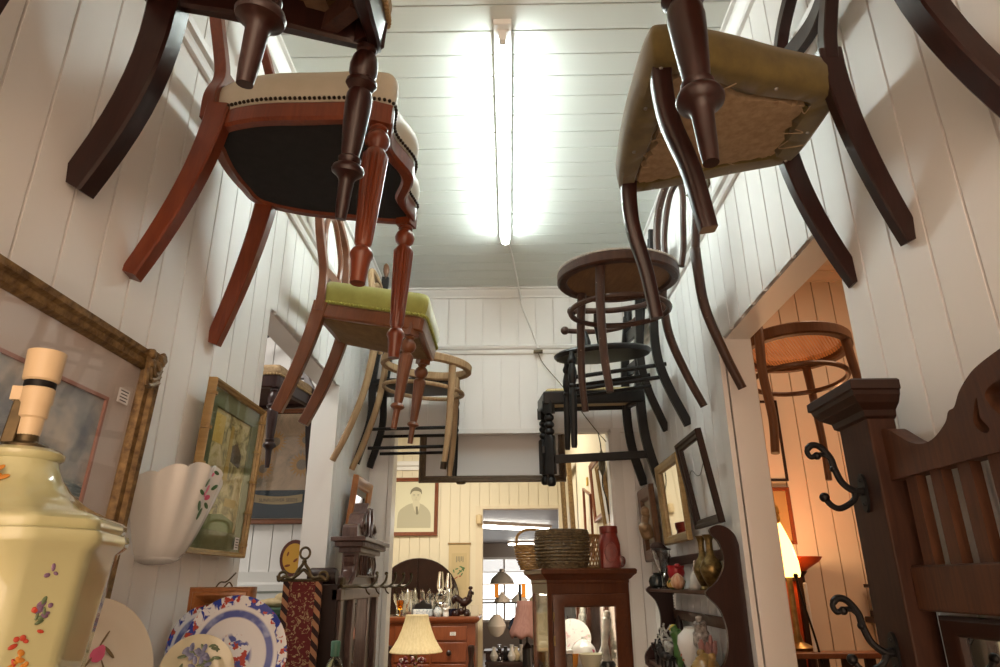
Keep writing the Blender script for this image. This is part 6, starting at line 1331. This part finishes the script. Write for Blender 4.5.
for x, z, s, mt, lab in ((-.20, 1.16, .105, ms, 'white glass globe below the second shop shelf at left'), (.01, 1.14, .095, db, 'dark blue glass bowl below the second shop shelf')):
    t = empty('glass_globe', (.05 + x, 7.98, z), None, lab, 'globe'); MB().lathe([(.03, -s), (s * .7, -s * .7), (s, 0), (s * .7, s * .7), (.04, s), (.04, s * 1.1), (.01, s * 1.12)], n=24).build('globe_body', mt, t); MB().tube([(0, 0, s * 1.1), (0, 0, 1.39 - z)], .006, 6).build('hanger', M['iron'], t)
t = empty('dark_cabinet', (-.02, 7.75, 0), None, 'dark brown cabinet standing under the hanging globes in shop', 'cabinet'); MB().box(-.24, .16, -.12, .12, 0, .92).build('carcass', plain('maroon_front', (.045, .014, .012), .4), t, bevel=.005); MB().box(-.26, .18, -.13, .13, .92, .945).build('top', M['dark'], t, bevel=.004)
random.seed(31)
for k in range(9):
    x, y = -.16 + .055 * k + random.uniform(-.01, .01), 7.50 + .03 * (k % 3)
    mt = (ms, M['crystal'], M['blackfig'], plain('orange_bead', (.7, .24, .03), .3) if k == 4 else ms, ys)[k % 5]
    t = empty('small_vase', (x, y, .92 if 0 else .86), None, ('white', 'clear', 'black', 'orange', 'straw', 'white', 'clear', 'black', 'pale')[k] + ' small vase ' + ('at left end', 'second along', 'third along', 'fourth along', 'in the middle', 'right of the middle', 'third from right', 'second from right', 'at right end')[k] + ' of the low shop table', 'vase', 'small vases on the low shop table'); MB().lathe([(.022, 0), (.036, .02), (.042, .05 + .01 * (k % 3)), (.022, .09), (.016, .11 + .02 * (k % 2)), (.022, .13 + .02 * (k % 2)), (.018, .13 + .02 * (k % 2))], n=18).build('vase_body', mt, t)
t = empty('low_table', (.06, 7.53, 0), None, 'low dark table carrying small vases in shop', 'table'); MB().box(-.32, .34, -.10, .10, .835, .86).build('tabletop', M['dark'], t)
for x in (-.30, .32):
    for y in (-.08, .08): MB().box(x - .015, x + .015, y - .015, y + .015, 0, .835).build('leg', M['dark'], t)
t = empty('fringed_lamp', (.165, 7.25, .0), None, 'floor lamp with dusty pink bell shade in shop beside the display cabinet', 'floor lamp')
b = MB(); rn = []
for r_, z in ((.165, 1.10), (.172, 1.135), (.17, 1.16), (.14, 1.22), (.115, 1.30), (.10, 1.38), (.095, 1.43)): rn.append([(r_ * (1 + .02 * math.cos(8 * 2 * PI * k / 96)) * math.cos(2 * PI * k / 96), r_ * (1 + .02 * math.cos(8 * 2 * PI * k / 96)) * math.sin(2 * PI * k / 96), z + (.012 * math.cos(8 * 2 * PI * k / 96) if z < 1.14 else 0)) for k in range(96)])
b.loft(rn, cap=False); b.build('lamp_shade', M['pinkshade'], t, solid=.003); MB().lathe([(.15, 0), (.15, .03), (.05, .05), (.055, .5), (.05, 1.0), (.012, 1.05), (.012, 1.40)], n=20).build('post', M['blackfig'], t)
# ------------------------------------------------------------------ light and camera
def area(name, loc, size, power, col, rot=(0, 0, 0), sy=None):
    l = bpy.data.lights.new(name, 'AREA'); l.energy = power; l.color = col; l.size = size
    if sy: l.shape = 'RECTANGLE'; l.size_y = sy
    o = bpy.data.objects.new(name, l); COL.objects.link(o); o.location = loc; o.rotation_euler = rot; return o
def point(name, loc, power, col, r=.03):
    l = bpy.data.lights.new(name, 'POINT'); l.energy = power; l.color = col; l.shadow_soft_size = r
    o = bpy.data.objects.new(name, l); COL.objects.link(o); o.location = loc; return o
W = bpy.data.worlds.new('World'); SC.world = W; W.use_nodes = True
bg = W.node_tree.nodes['Background']; bg.inputs[0].default_value = (1., .71, .50, 1); bg.inputs[1].default_value = 2.2
area('back_room_ceiling_light', (-.7, 5.2, 3.15), 1.4, 36, (1., .92, .78), sy=1.0)
area('shop_ceiling_light', (.6, 10.5, 2.5), 2.2, 30, (1., .95, .9), sy=2.2)
area('left_room_ceiling_light', (-1.7, 2.4, 3.15), .8, 11, (1., .93, .85))
area('right_room_ceiling_light', (1.7, 2.2, 3.15), .8, 6, (1., .66, .42))
point('right_room_lamp_bulb', (1.25, 3.05, 1.72), 3, (1., .55, .26), .03)
cam = bpy.data.cameras.new('camera'); cam.sensor_width = 36; cam.lens = 670 / 1000 * 36; cam.clip_start = .02
co = bpy.data.objects.new('camera', cam); COL.objects.link(co)
p, y, r = .3565, .0117, -.0065
F = Vector((-math.sin(y) * math.cos(p), math.cos(y) * math.cos(p), math.sin(p))); R0 = Vector((math.cos(y), math.sin(y), 0)); U0 = R0.cross(F)
R = R0 * math.cos(r) + U0 * math.sin(r); U = -R0 * math.sin(r) + U0 * math.cos(r)
co.matrix_world = Matrix.Translation((0, 0, 1.6)) @ Matrix((R, U, -F)).transposed().to_4x4()
SC.camera = co
vs = SC.view_settings; vs.view_transform = 'Standard'; vs.look = 'None'; vs.gamma = 1; vs.use_curve_mapping = False; vs.exposure = 1.0
SC.cycles.use_denoising = True
SC.cycles.max_bounces = 8; SC.cycles.diffuse_bounces = 4; SC.cycles.transparent_max_bounces = 12
SC.cycles.sample_clamp_indirect = 6
